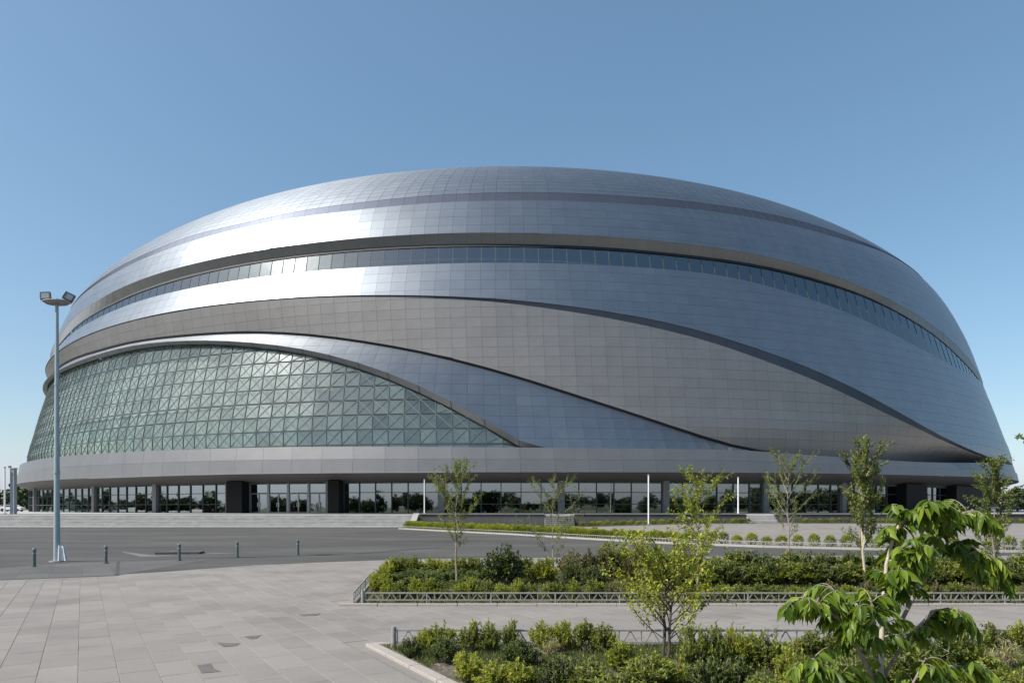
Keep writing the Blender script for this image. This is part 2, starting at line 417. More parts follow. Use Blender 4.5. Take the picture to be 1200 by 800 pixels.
CURVE['B']=([41.39, 41.39, 41.39, 41.39, 41.39, 41.39, 41.39, 41.39, 41.42, 41.56, 41.69, 41.89, 42.14, 42.45, 42.77, 43.0, 43.24, 43.53, 43.77, 43.94, 44.09, 44.23, 44.35, 44.44, 44.5, 44.57, 44.68, 44.82, 44.96, 45.06, 45.13, 45.19, 45.23, 45.24, 45.25, 45.29, 45.35, 45.42, 45.5, 45.56, 45.58, 45.54, 45.51, 45.49, 45.43, 45.33, 45.33, 45.58, 45.92, 46.21, 46.42, 46.57, 46.68, 46.79, 46.8, 46.8, 46.8, 46.8, 46.8, 46.8, 46.8, 46.8, 46.8],[0.1, 0.1, 0.1, 0.1, 0.1, 0.1, 0.1, 0.1, 0.1, 0.1, 0.1, 0.1, 0.1, 0.1, 0.1, 0.1, 0.1, 0.1, 0.1, 0.1, 0.1, 0.1, 0.1, 0.1, 0.1, 0.1, 0.1, 0.1, 0.1, 0.1, 0.1, 0.1, 0.1, 0.1, 0.1, 0.1, 0.1, 0.1, 0.1, 0.1, 0.1, 0.1, 0.1, 0.1, 0.1, 0.1, 0.1, 0.1, 0.1, 0.1, 0.1, 0.1, 0.1, 0.1, 0.1, 0.1, 0.1, 0.1, 0.1, 0.1, 0.1, 0.1, 0.1])
CURVE['C']=([33.13, 33.13, 33.13, 33.13, 33.13, 33.47, 33.95, 34.76, 35.91, 36.57, 36.93, 37.24, 37.57, 37.93, 38.26, 38.51, 38.69, 38.84, 38.95, 39.06, 39.19, 39.28, 39.33, 39.39, 39.44, 39.47, 39.5, 39.52, 39.53, 39.53, 39.49, 39.42, 39.34, 39.28, 39.23, 39.16, 39.05, 38.93, 38.82, 38.7, 38.48, 38.18, 37.81, 37.35, 36.81, 36.22, 35.59, 34.9, 34.2, 33.49, 32.74, 31.91, 31.02, 30.15, 29.34, 28.56, 28.04, 27.58, 27.26, 27.26, 27.26, 27.26, 27.26],[0.0, 0.0, 0.0, 0.0, 0.0, 0.0, 0.0, 0.0, 0.0, 0.0, 0.0, 0.0, 0.0, 0.0, 0.0, 0.0, 0.0, 0.0, 0.0, 0.0, 0.0, 0.0, 0.0, 0.0, 0.0, 0.0, 0.0, 0.0, 0.0, 0.0, 0.0, 0.0, 0.0, 0.0, 0.0, 0.0, 0.0, 0.0, 0.0, 0.0, 0.0, 0.0, 0.0, 0.0, 0.0, 0.0, 0.0, 0.0, 0.0, 0.0, 0.0, 0.0, 0.0, 0.0, 0.0, 0.0, 0.0, 0.0, 0.0, 0.0, 0.0, 0.0, 0.0])
CURVE['D']=([32.39, 32.39, 32.39, 32.39, 32.39, 32.39, 32.59, 33.07, 33.55, 34.51, 35.16, 35.73, 36.27, 36.75, 37.09, 37.33, 37.54, 37.71, 37.86, 38.0, 38.11, 38.2, 38.25, 38.28, 38.32, 38.35, 38.34, 38.32, 38.29, 38.27, 38.24, 38.19, 38.13, 38.08, 38.02, 37.94, 37.83, 37.72, 37.63, 37.55, 37.4, 37.19, 36.88, 36.49, 36.0, 35.42, 34.73, 33.9, 33.0, 32.07, 31.11, 30.05, 28.95, 28.02, 27.27, 26.57, 26.11, 25.69, 25.43, 25.43, 25.43, 25.43, 25.43],[-0.53, -0.53, -0.53, -0.53, -0.53, -0.53, -0.53, -0.53, -0.53, -0.65, -0.78, -0.93, -1.09, -1.27, -1.3, -1.3, -1.3, -1.3, -1.3, -1.3, -1.3, -1.3, -1.3, -1.3, -1.3, -1.3, -1.3, -1.3, -1.3, -1.3, -1.3, -1.3, -1.3, -1.3, -1.3, -1.3, -1.3, -1.3, -1.3, -1.3, -1.3, -1.3, -1.3, -1.28, -1.12, -0.97, -0.83, -0.7, -0.57, -0.46, -0.36, -0.3, -0.26, -0.25, -0.25, -0.25, -0.25, -0.25, -0.25, -0.25, -0.25, -0.25, -0.25])
CURVE['E']=([31.13, 31.13, 31.13, 31.13, 31.13, 31.13, 31.36, 31.72, 32.12, 32.73, 33.26, 33.6, 33.86, 34.16, 34.45, 34.66, 34.8, 34.88, 34.93, 34.95, 34.94, 34.95, 34.98, 35.01, 35.02, 35.0, 34.97, 34.94, 34.93, 34.95, 34.96, 34.95, 34.93, 34.89, 34.85, 34.81, 34.77, 34.72, 34.59, 34.31, 33.85, 33.28, 32.65, 31.92, 31.09, 30.19, 29.27, 28.37, 27.54, 26.87, 26.35, 25.95, 25.76, 25.77, 25.85, 25.94, 26.02, 26.07, 26.12, 26.15, 26.15, 26.15, 26.15],[-0.3, -0.3, -0.3, -0.3, -0.3, -0.3, -0.3, -0.3, -0.31, -0.35, -0.39, -0.46, -0.53, -0.61, -0.7, -0.7, -0.7, -0.7, -0.7, -0.7, -0.7, -0.7, -0.7, -0.7, -0.7, -0.7, -0.7, -0.7, -0.7, -0.7, -0.7, -0.7, -0.7, -0.7, -0.7, -0.7, -0.7, -0.7, -0.7, -0.7, -0.7, -0.7, -0.7, -0.64, -0.55, -0.47, -0.39, -0.33, -0.26, -0.21, -0.18, -0.16, -0.15, -0.15, -0.15, -0.15, -0.15, -0.15, -0.15, -0.15, -0.15, -0.15, -0.15])
CURVE['F']=([30.22, 30.22, 30.22, 30.22, 30.22, 30.22, 30.27, 30.33, 30.4, 30.51, 30.62, 30.73, 30.85, 30.96, 31.03, 31.08, 31.12, 31.16, 31.17, 31.16, 31.12, 31.07, 31.01, 30.92, 30.81, 30.66, 30.49, 30.29, 30.07, 29.82, 29.54, 29.23, 28.83, 28.36, 27.84, 27.27, 26.6, 25.79, 24.84, 23.81, 22.73, 21.55, 20.26, 18.89, 17.44, 15.97, 14.5, 13.22, 12.29, 11.6, 11.09, 10.71, 10.47, 10.42, 10.47, 10.51, 10.56, 10.6, 10.62, 10.65, 10.65, 10.65, 10.65],[0.0, 0.0, 0.0, 0.0, 0.0, 0.0, 0.0, 0.0, 0.0, 0.0, 0.0, 0.0, 0.0, 0.0, 0.0, 0.0, 0.0, 0.0, 0.0, 0.0, 0.0, 0.0, 0.0, 0.0, 0.0, 0.0, 0.0, 0.0, 0.0, 0.0, 0.0, 0.0, 0.0, 0.0, 0.0, 0.0, 0.0, 0.0, 0.0, 0.0, 0.0, 0.0, 0.0, 0.0, 0.0, 0.0, 0.0, 0.0, 0.0, 0.0, 0.0, 0.0, 0.0, 0.0, 0.0, 0.0, 0.0, 0.0, 0.0, 0.0, 0.0, 0.0, 0.0])
CURVE['G']=([30.15, 30.15, 30.15, 30.15, 30.15, 30.15, 30.2, 30.25, 30.32, 30.41, 30.5, 30.6, 30.71, 30.82, 30.89, 30.94, 30.98, 31.01, 31.03, 31.01, 30.97, 30.92, 30.87, 30.79, 30.67, 30.53, 30.35, 30.14, 29.9, 29.59, 29.21, 28.77, 28.24, 27.67, 27.05, 26.36, 25.61, 24.77, 23.75, 22.59, 21.39, 20.16, 18.86, 17.54, 16.24, 15.0, 13.83, 12.8, 12.01, 11.4, 10.94, 10.63, 10.39, 10.2, 10.05, 9.91, 9.91, 9.91, 9.91, 9.91, 9.91, 9.91, 9.91],[-0.15, -0.15, -0.15, -0.15, -0.15, -0.15, -0.15, -0.15, -0.15, -0.15, -0.15, -0.15, -0.15, -0.15, -0.15, -0.15, -0.15, -0.15, -0.15, -0.15, -0.15, -0.15, -0.15, -0.15, -0.15, -0.15, -0.17, -0.19, -0.22, -0.25, -0.27, -0.3, -0.33, -0.35, -0.38, -0.41, -0.43, -0.45, -0.45, -0.45, -0.45, -0.45, -0.45, -0.45, -0.45, -0.45, -0.45, -0.45, -0.45, -0.45, -0.45, -0.45, -0.45, -0.45, -0.45, -0.45, -0.45, -0.45, -0.45, -0.45, -0.45, -0.45, -0.45])
CURVE['H']=([28.68, 28.68, 28.68, 28.68, 28.68, 28.68, 28.68, 28.68, 28.67, 28.59, 28.52, 28.41, 28.3, 28.24, 28.24, 28.23, 28.16, 28.02, 27.85, 27.67, 27.48, 27.24, 26.91, 26.48, 25.95, 25.31, 24.57, 23.76, 22.87, 21.84, 20.72, 19.52, 18.21, 16.87, 15.55, 14.23, 12.92, 11.7, 10.68, 10.02, 9.69, 9.53, 9.41, 9.32, 9.25, 9.21, 9.23, 9.3, 9.38, 9.43, 9.48, 9.52, 9.52, 9.52, 9.52, 9.52, 9.52, 9.52, 9.52, 9.52, 9.52, 9.52, 9.52],[-1.5, -1.5, -1.5, -1.5, -1.5, -1.5, -1.5, -1.5, -1.5, -1.5, -1.5, -1.5, -1.5, -1.5, -1.5, -1.51, -1.54, -1.59, -1.64, -1.7, -1.76, -1.82, -1.89, -1.96, -2.05, -2.18, -2.31, -2.44, -2.58, -2.72, -2.87, -3.0, -3.0, -3.0, -3.0, -3.0, -3.0, -3.0, -3.0, -3.0, -3.0, -3.0, -3.0, -3.0, -3.0, -3.0, -3.0, -3.0, -3.0, -3.0, -3.0, -3.0, -3.0, -3.0, -3.0, -3.0, -3.0, -3.0, -3.0, -3.0, -3.0, -3.0, -3.0])
CURVE['I']=([26.49, 26.49, 26.49, 26.49, 26.49, 26.5, 26.5, 26.51, 26.52, 26.55, 26.59, 26.63, 26.7, 26.78, 26.87, 26.92, 26.91, 26.79, 26.58, 26.29, 25.91, 25.44, 24.88, 24.21, 23.39, 22.35, 21.09, 19.58, 17.77, 15.65, 13.24, 10.59, 9.36, 8.88, 8.5, 8.5, 8.5, 8.5, 8.5, 8.5, 8.5, 8.5, 8.5, 8.5, 8.5, 8.5, 8.5, 8.5, 8.5, 8.5, 8.5, 8.5, 8.5, 8.5, 8.5, 8.5, 8.5, 8.5, 8.5, 8.5, 8.5, 8.5, 8.5],[-0.5, -0.5, -0.5, -0.5, -0.5, -0.5, -0.5, -0.5, -0.5, -0.5, -0.5, -0.5, -0.5, -0.5, -0.5, -0.5, -0.5, -0.5, -0.5, -0.5, -0.5, -0.5, -0.5, -0.5, -0.5, -0.5, -0.5, -0.5, -0.5, -0.5, -0.5, -0.5, -0.5, -0.5, -0.5, -0.5, -0.5, -0.5, -0.5, -0.5, -0.5, -0.5, -0.5, -0.5, -0.5, -0.5, -0.5, -0.5, -0.5, -0.5, -0.5, -0.5, -0.5, -0.5, -0.5, -0.5, -0.5, -0.5, -0.5, -0.5, -0.5, -0.5, -0.5])
CURVE['J']=([26.55, 26.55, 26.55, 26.55, 26.55, 26.55, 26.52, 26.5, 26.46, 26.42, 26.38, 26.36, 26.37, 26.41, 26.46, 26.51, 26.51, 26.41, 26.21, 25.91, 25.52, 25.02, 24.4, 23.7, 22.84, 21.74, 20.4, 18.82, 16.94, 14.79, 12.41, 9.89, 9.23, 8.75, 8.47, 8.47, 8.47, 8.47, 8.47, 8.47, 8.47, 8.47, 8.47, 8.47, 8.47, 8.47, 8.47, 8.47, 8.47, 8.47, 8.47, 8.47, 8.47, 8.47, 8.47, 8.47, 8.47, 8.47, 8.47, 8.47, 8.47, 8.47, 8.47],[-1.3, -1.3, -1.3, -1.3, -1.3, -1.3, -1.3, -1.3, -1.3, -1.3, -1.3, -1.3, -1.3, -1.3, -1.3, -1.3, -1.3, -1.3, -1.3, -1.3, -1.3, -1.3, -1.3, -1.3, -1.3, -1.3, -1.3, -1.3, -1.3, -1.3, -1.3, -1.3, -1.3, -1.3, -1.3, -1.3, -1.3, -1.3, -1.3, -1.3, -1.3, -1.3, -1.3, -1.3, -1.3, -1.3, -1.3, -1.3, -1.3, -1.3, -1.3, -1.3, -1.3, -1.3, -1.3, -1.3, -1.3, -1.3, -1.3, -1.3, -1.3, -1.3, -1.3])
CURVE['K']=([10.39, 10.39, 10.39, 10.39, 10.39, 10.39, 10.39, 10.39, 10.39, 10.39, 10.39, 10.39, 10.38, 10.35, 10.32, 10.3, 10.27, 10.22, 10.19, 10.18, 10.16, 10.13, 10.1, 10.06, 10.02, 9.97, 9.91, 9.85, 9.78, 9.73, 9.68, 9.65, 9.61, 9.59, 9.58, 9.59, 9.59, 9.6, 9.57, 9.44, 9.26, 9.13, 9.02, 8.92, 8.86, 8.86, 8.91, 8.99, 9.13, 9.29, 9.44, 9.58, 9.72, 9.84, 9.97, 10.1, 10.2, 10.28, 10.34, 10.34, 10.34, 10.34, 10.34],[0.1, 0.1, 0.1, 0.1, 0.1, 0.1, 0.1, 0.1, 0.1, 0.1, 0.1, 0.1, 0.1, 0.1, 0.1, 0.1, 0.1, 0.1, 0.1, 0.1, 0.1, 0.1, 0.1, 0.1, 0.1, 0.1, 0.1, 0.1, 0.1, 0.1, 0.1, 0.1, 0.1, 0.1, 0.1, 0.1, 0.1, 0.1, 0.1, 0.1, 0.1, 0.1, 0.1, 0.1, 0.1, 0.1, 0.1, 0.1, 0.1, 0.1, 0.1, 0.1, 0.1, 0.1, 0.1, 0.1, 0.1, 0.1, 0.1, 0.1, 0.1, 0.1, 0.1])
CURVE['L']=([6.67, 6.67, 6.67, 6.67, 6.67, 6.67, 6.67, 6.67, 6.67, 6.67, 6.68, 6.68, 6.67, 6.66, 6.64, 6.62, 6.6, 6.6, 6.61, 6.62, 6.64, 6.64, 6.65, 6.64, 6.63, 6.62, 6.61, 6.6, 6.59, 6.58, 6.57, 6.57, 6.58, 6.59, 6.6, 6.62, 6.64, 6.67, 6.69, 6.72, 6.75, 6.78, 6.8, 6.82, 6.84, 6.87, 6.9, 6.94, 6.98, 7.02, 7.06, 7.09, 7.12, 7.16, 7.19, 7.21, 7.23, 7.25, 7.25, 7.25, 7.25, 7.25, 7.25],[0.9, 0.9, 0.9, 0.9, 0.9, 0.9, 0.9, 0.9, 0.9, 0.9, 0.9, 0.9, 0.9, 0.9, 0.9, 0.9, 0.9, 0.9, 0.9, 0.9, 0.9, 0.9, 0.9, 0.9, 0.9, 0.9, 0.9, 0.9, 0.9, 0.9, 0.9, 0.9, 0.9, 0.9, 0.9, 0.9, 0.9, 0.9, 0.9, 0.9, 0.9, 0.9, 0.9, 0.9, 0.9, 0.9, 0.9, 0.9, 0.9, 0.9, 0.9, 0.9, 0.9, 0.9, 0.9, 0.9, 0.9, 0.9, 0.9, 0.9, 0.9, 0.9, 0.9])
PZ=[7.0, 8.71, 10.41, 12.11, 13.81, 15.5, 17.19, 18.87, 20.54, 22.21, 23.86, 25.5, 27.13, 28.74, 30.34, 31.93, 33.49, 35.04, 36.57, 38.08, 39.57, 41.03, 42.48, 43.9, 45.29, 46.65, 47.99, 49.3, 50.59, 51.84, 53.06, 54.25, 55.41, 56.53, 57.62, 58.68, 59.7, 60.68, 61.63, 62.54, 63.41, 64.25, 65.04, 65.79, 66.51, 67.18, 67.81, 68.4, 68.95, 69.46, 69.92, 70.34, 70.72, 71.05, 71.34, 71.58, 71.78, 71.94, 72.05, 72.12, 72.14]
PR=[119.92, 119.96, 119.98, 119.91, 119.54, 119.03, 118.6, 118.2, 117.76, 117.29, 116.82, 116.36, 115.91, 115.47, 115.01, 114.54, 114.02, 113.45, 112.82, 112.16, 111.48, 110.75, 109.94, 109.04, 108.02, 106.88, 105.64, 104.3, 102.88, 101.39, 99.82, 98.19, 96.51, 94.74, 92.83, 90.81, 88.73, 86.61, 84.47, 82.32, 80.16, 77.98, 75.73, 73.39, 70.97, 68.46, 65.85, 63.13, 60.3, 57.36, 54.27, 51.04, 47.64, 44.04, 40.2, 36.08, 31.59, 26.61, 20.88, 13.79, 0.0]
PC=[1.11, 0.98, 0.86, 0.74, 0.63, 0.53, 0.43, 0.34, 0.26, 0.18, 0.1, 0.03, -0.03, -0.09, -0.14, -0.19, -0.23, -0.26, -0.29, -0.32, -0.34, -0.36, -0.37, -0.38, -0.39, -0.39, -0.38, -0.38, -0.37, -0.36, -0.34, -0.33, -0.31, -0.29, -0.26, -0.24, -0.22, -0.19, -0.16, -0.13, -0.11, -0.08, -0.05, -0.02, 0.0, 0.03, 0.06, 0.08, 0.11, 0.13, 0.15, 0.17, 0.19, 0.2, 0.21, 0.23, 0.24, 0.24, 0.25, 0.25, 0.25]

DC = 204.0
GRID = [-62 + 2 * i for i in range(63)]
def ref(z):
    return float(np.interp(z, PZ, PR)), float(np.interp(z, PZ, PC))
def edge(k, th):
    z, o = CURVE[k]
    if abs(th) <= 62:
        return float(np.interp(th, GRID, z)), float(np.interp(th, GRID, o))
    t = (th - 62) / 236 if th > 0 else (th + 298) / 236     # round the unseen back
    t = t * t * (3 - 2 * t)
    return z[-1] * (1 - t) + z[0] * t, o[-1] * (1 - t) + o[0] * t
def P3(th, z, off):
    r, c = ref(z); a = R(th)
    return Vector((c + (r + off) * math.sin(a), DC - (r + off) * math.cos(a), z))

arena = tag(empty('sports_arena', (0, DC, 0)), 'huge silver domed sports arena wrapped in curved metal bands above a glazed ground floor', 'arena')
INV = Vector((0, -DC, 0))
def shift(V): return [Vector(v) + INV for v in V]
def proj(p): return 600 + 800 * p[0] / p[1], 595 - 800 * (p[2] - 2.2) / p[1]
def part(name, V, F, mat, parent, tint=None, smooth=False, side=None):
    return mesh(name, shift(V), F, mat, parent, tint, smooth, side=side)

def clamp_gh(th):
    zk, _ = edge('K', th)
    return zk

def strip(name, top, bot, mat, th0=-180, th1=180, step=2.0, parent=arena, inset=0.03, rows=4, smooth=True):
    """continuous backing between two edges; top and bot give (z, offset) for an azimuth"""
    V = []; F = []; n = int(round((th1 - th0) / step))
    for i in range(n + 1):
        th = th0 + i * step
        zt, ot = top(th); zb, ob = bot(th)
        if zt < zb: zt = zb = min(zt, zb)
        for j in range(rows + 1):
            t = j / rows
            V.append(P3(th, zb + (zt - zb) * t, ob + (ot - ob) * t - inset))
    for i in range(n):
        for j in range(rows):
            a = i * (rows + 1) + j
            F.append((a, a + rows + 1, a + rows + 2, a + 1))
    return part(name, V, F, mat, parent, smooth=smooth)

rng = random.Random(3)
def cell(p00, p10, p11, p01, depth=0.016):
    c = (p00 + p10 + p11 + p01) / 4
    n = (p10 - p00).cross(p01 - p00)
    if n.length < 1e-9: n = (p11 - p00).cross(p01 - p00)
    n.normalize()
    if n.dot(Vector((c.x, c.y - DC, 0))) < 0: n = -n
    V = [p00, p10, p11, p01] + [p - n * depth for p in (p00, p10, p11, p01)]
    return V, [(0, 1, 2, 3), (0, 4, 5, 1), (1, 5, 6, 2), (2, 6, 7, 3), (3, 7, 4, 0)]

def panels(parent, name, top, bot, mat, pitch, z0=0.0, th0=-64, th1=64, step=1.0, gap=0.022, limit=300, tilt=0.004, by_t=0, minpx=0.0):
    """one bevel-less tray per panel on a grid of level joints and upright joints, cut by the band edges"""
    out = []; n = int(round((th1 - th0) / step))
    for i in range(n):
        a, b = th0 + i * step, th0 + (i + 1) * step
        g = math.degrees(gap / 2 / 115)
        a += g; b -= g
        (zta, ota), (ztb, otb) = top(a), top(b)
        (zba, oba), (zbb, obb) = bot(a), bot(b)
        def pt(th, z, zt, ot, zb, ob):
            t = (z - zb) / (zt - zb) if zt - zb > 1e-6 else 0
            return P3(th, z, ob + (ot - ob) * t)
        if by_t:
            for j in range(by_t):
                t0, t1 = j / by_t, (j + 1) / by_t
                q = [P3(a, zba + (zta - zba) * t0, oba + (ota - oba) * t0), P3(b, zbb + (ztb - zbb) * t0, obb + (otb - obb) * t0),
                     P3(b, zbb + (ztb - zbb) * t1, obb + (otb - obb) * t1), P3(a, zba + (zta - zba) * t1, oba + (ota - oba) * t1)]
                if (q[0] - q[3]).length < 0.12 and (q[1] - q[2]).length < 0.12: continue
                out.append(q)
            continue
        lo = min(zba, zbb); hi = max(zta, ztb)
        j0 = math.floor((lo - z0) / pitch)
        for j in range(j0, math.ceil((hi - z0) / pitch)):
            l0 = z0 + j * pitch + gap / 2; h0 = z0 + (j + 1) * pitch - gap / 2
            la, ha = max(l0, zba), min(h0, zta); lb, hb = max(l0, zbb), min(h0, ztb)
            if ha - la < 0.06 and hb - lb < 0.06: continue
            if ha < la: ha = la = (zba if l0 <= zba else zta)
            if hb < lb: hb = lb = (zbb if l0 <= zbb else ztb)
            out.append([pt(a, la, zta, ota, zba, oba), pt(b, lb, ztb, otb, zbb, obb), pt(b, hb, ztb, otb, zbb, obb), pt(a, ha, zta, ota, zba, oba)])
    rec = []
    for q in out:
        xy = [proj(p) for p in q]
        area = abs(sum(xy[k][0] * xy[(k + 1) % 4][1] - xy[(k + 1) % 4][0] * xy[k][1] for k in range(4))) / 2
        c = sum((p for p in q), Vector()) / 4
        rad = Vector((c.x, c.y - DC, 0)); facing = rad.dot(Vector((-c.x, -c.y, 0)))
        rec.append((area if facing > 0 else area * 1e-4, q))
    rec.sort(key=lambda r: -r[0])
    rest = MB()
    for k, (ar, q) in enumerate(rec):
        if tilt:
            c = sum((p for p in q), Vector()) / 4
            nr = Vector((c.x, c.y - DC, 0)).normalized()
            t1, t2 = rng.gauss(0, tilt) * 0.5, rng.gauss(0, tilt) * 0.5
            tx = Vector((-nr.y, nr.x, 0))
            q = [p + nr * ((p - c).dot(tx) * t1 + (p.z - c.z) * t2) for p in q]
        V, F = cell(*q)
        t = rng.random()
        if k < limit and ar > 14:
            part(name, V, F, mat, parent, [t] * len(F), side=M['joint'] if name == 'panel' else None)
        else:
            rest.add(shift(V), F, t)
    if rest.V:
        stuff(rest.build(name, mat, parent, side=M['joint'] if name == 'panel' else None))

def E_(k, dz=0.0, do=0.0):
    def f(th):
        z, o = edge(k, th); return z + dz, o + do
    return f
def K_(th):
    z, o = edge('K', th); return z, o
def H_(th):                      # lower edge of the matt band: free edge on the left, lands behind the fascia on the right
    z, o = edge('H', th); zk, _ = edge('K', th)
    return max(z, zk - 0.25), o
def G_(th):
    z, o = edge('G', th); zh, _ = H_(th)
    zf, of = edge('F', th)
    return max(min(z, zf - 0.12), zh), o
def F_(th):
    z, o = edge('F', th); zk, _ = edge('K', th)
    return max(z, zk + 0.1), o
def I_(th):
    z, o = edge('I', th); zk, _ = edge('K', th); zh, _ = H_(th)
    return min(max(z, zk - 0.25), zh - 0.02), o
def J_(th):
    z, o = edge('J', th); zk, _ = edge('K', th); zi, _ = I_(th)
    return min(max(z, zk - 0.25), zi), o
def H2_(th):                     # upper edge of the sky-facing lower band, tucked behind the matt band
    z, o = H_(th); return z + 0.05, o - 0.35

# roof dome
ZT = PZ[-1]
def roof_pt(th, s, off=0.0):
    zA, _ = edge('A', th)
    z = zA + (ZT - zA) * math.sin(s * math.pi / 2)
    return P3(th, z, off * (1 - s) + 0.6 * (1 - s) ** 2)
V = []; F = []; nr_, nt_ = 40, 180
for i in range(nt_):
    for j in range(nr_ + 1):
        V.append(roof_pt(i * 2 - 180, j / nr_, -0.04))
for i in range(nt_):
    for j in range(nr_):
        a = i * (nr_ + 1) + j; b = ((i + 1) % nt_) * (nr_ + 1) + j
        F.append((a, b, b + 1, a + 1))
roof = part('roof', V, F, M['clad'], arena, tint=[0.5] * len(F), smooth=True)
rec = []
rest = MB()
NR = 26
for i in range(-64, 64):
    for j in range(NR):
        s0, s1 = j / 40 + 0.0005, (j + 1) / 40 - 0.0005
        g = 0.012
        q = [roof_pt(i + g, s0), roof_pt(i + 1 - g, s0), roof_pt(i + 1 - g, s1), roof_pt(i + g, s1)]
        V, F = cell(*q, depth=0.016)
        xy = [proj(p) for p in q]
        ar = abs(sum(xy[k][0] * xy[(k + 1) % 4][1] - xy[(k + 1) % 4][0] * xy[k][1] for k in range(4))) / 2
        if abs(i) > 50 or j > 9: ar = 0
        rec.append((ar, V, F))
rec.sort(key=lambda r: -r[0])
for k, (ar, V, F) in enumerate(rec):
    t = rng.random()
    if k < 300: part('panel', V, F, M['clad'], roof, [t] * len(F), side=M['joint'])
    else: rest.add(shift(V), F, t)
stuff(rest.build('panel', M['clad'], roof, side=M['joint']))

b = strip('roof_stripe', E_('A', -0.02), E_('B', 0.02), M['backing'], rows=1, inset=.05)
panels(b, 'panel', E_('A', -0.03, -.02), E_('B', 0.02), M['stripe'], 3, by_t=1, limit=110)
b = strip('upper_band', E_('B', 0, 0.35), E_('C', 0.0), M['backing'], rows=6, inset=0.08)
panels(b, 'panel', E_('B', 0, 0.35), E_('C'), M['clad'], 1.42, z0=39.4)
def kD(t): return edge('D', t)[1] / -1.3
b = strip('eaves_soffit', E_('C', -0.02, -0.02), E_('D'), M['backing'])
panels(b, 'panel', E_('C', -0.02, -0.02), E_('D'), M['soffit'], 3, by_t=1, limit=110, tilt=0)
strip('painted_shadow_line', E_('D', 0.02, 0.03), lambda t: (edge('D', t)[0] - .40 * kD(t), edge('D', t)[1] + .02), M['shade_black'], inset=0.0, rows=1)  # black strip paints the shadow line under the eaves

# ribbon window
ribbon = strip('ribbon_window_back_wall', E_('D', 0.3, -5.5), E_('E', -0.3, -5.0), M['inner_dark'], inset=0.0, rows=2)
def GR_T(t): z, o = edge('D', t); return z - 0.22, o - .06
def GR_B(t): z, o = edge('E', t); return z - 0.05, o - 1.15 * kD(t) - .03
def glazing(parent, top, bot, mat, pitch, z0, th0, th1, step, limit, name='pane', gap=0.10, tilt=0.01, by_t=0):
    panels(parent, name, top, bot, mat, pitch, z0, th0, th1, step, gap, limit, tilt, by_t)
rw = empty('ribbon_window', (0, 0, 0), parent=arena)
ribbon.parent = rw
glazing(rw, GR_T, GR_B, M['glass_ribbon'], 9, 30, -64, 64, 1.0, 110, by_t=1, tilt=0.005)
for i in range(-64, 65):
    zt, ot = GR_T(i); zb, ob = GR_B(i)
    mb = MB(); p, q = P3(i, zt, ot + 0.02), P3(i, zb, ob + 0.02)
    out = Vector((math.sin(R(i)), -math.cos(R(i)), 0))
    mb.bar(p + INV, q + INV, 0.09, 0.04, out); mb.build('mullion', M['mullion'], rw)
for i in range(-56, 56):
    zt, ot = GR_T(i); zb, ob = GR_B(i); zt2, ot2 = GR_T(i + 1); zb2, ob2 = GR_B(i + 1)
    out = Vector((math.sin(R(i + .5)), -math.cos(R(i + .5)), 0))
    mb = MB()
    mb.bar(P3(i, zt, ot - 0.25) + INV, P3(i + 1, zb2, ob2 - 0.25) + INV, 0.07, 0.07, out)
    mb.bar(P3(i, zb, ob - 0.33) + INV, P3(i + 1, zt2, ot2 - 0.33) + INV, 0.07, 0.07, out)
    mb.build('cross_brace', M['mullion'], rw)

b = strip('middle_band', E_('E'), F_, M['backing'], rows=8, inset=0.13)
panels(b, 'panel', E_('E'), F_, M['clad'], 1.42, z0=35.1)
strip('window_sill', E_('E', -0.03, -1.4), E_('E', -0.01, 0.0), M['clad'], inset=0, rows=1)
b = strip('lower_soffit', E_('F', -0.02, -0.03), G_, M['backing'], rows=1)
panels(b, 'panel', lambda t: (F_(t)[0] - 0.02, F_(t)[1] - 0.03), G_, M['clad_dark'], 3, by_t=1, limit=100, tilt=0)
b = strip('matt_band', G_, H_, M['backing'], rows=8, inset=0.13)
panels(b, 'panel', G_, H_, M['taupe'], 1.3, z0=31.0, tilt=0.003)
strip('painted_shadow_line', H_, lambda t: (max(H_(t)[0] - 0.32, K_(t)[0] - 0.3), H_(t)[1] - 0.3), M['shade_black'], inset=0.0, rows=1)  # shadow below the matt band, painted as a black strip
LB_T = lambda t: (H2_(t)[0] - 0.34, H2_(t)[1] + 0.02)
b = strip('lower_band', LB_T, I_, M['backing'], rows=6, inset=0.16)
panels(b, 'panel', LB_T, I_, M['clad'], 1.45, z0=9.4)
af = strip('arch_frame', I_, J_, M['arch'], -64, 2, 1.0, inset=0.0, rows=2)
for i in range(-64, 1, 2):
    zt, ot = I_(i); zb, ob = J_(i)
    if zt - zb < 0.2: continue
    mb = MB(); mb.bar(P3(i, zt, ot + .01) + INV, P3(i, zb, ob + .01) + INV, 0.05, 0.05, (math.sin(R(i)), -math.cos(R(i)), 0))
    mb.build('joint_strip', M['mullion'], af)

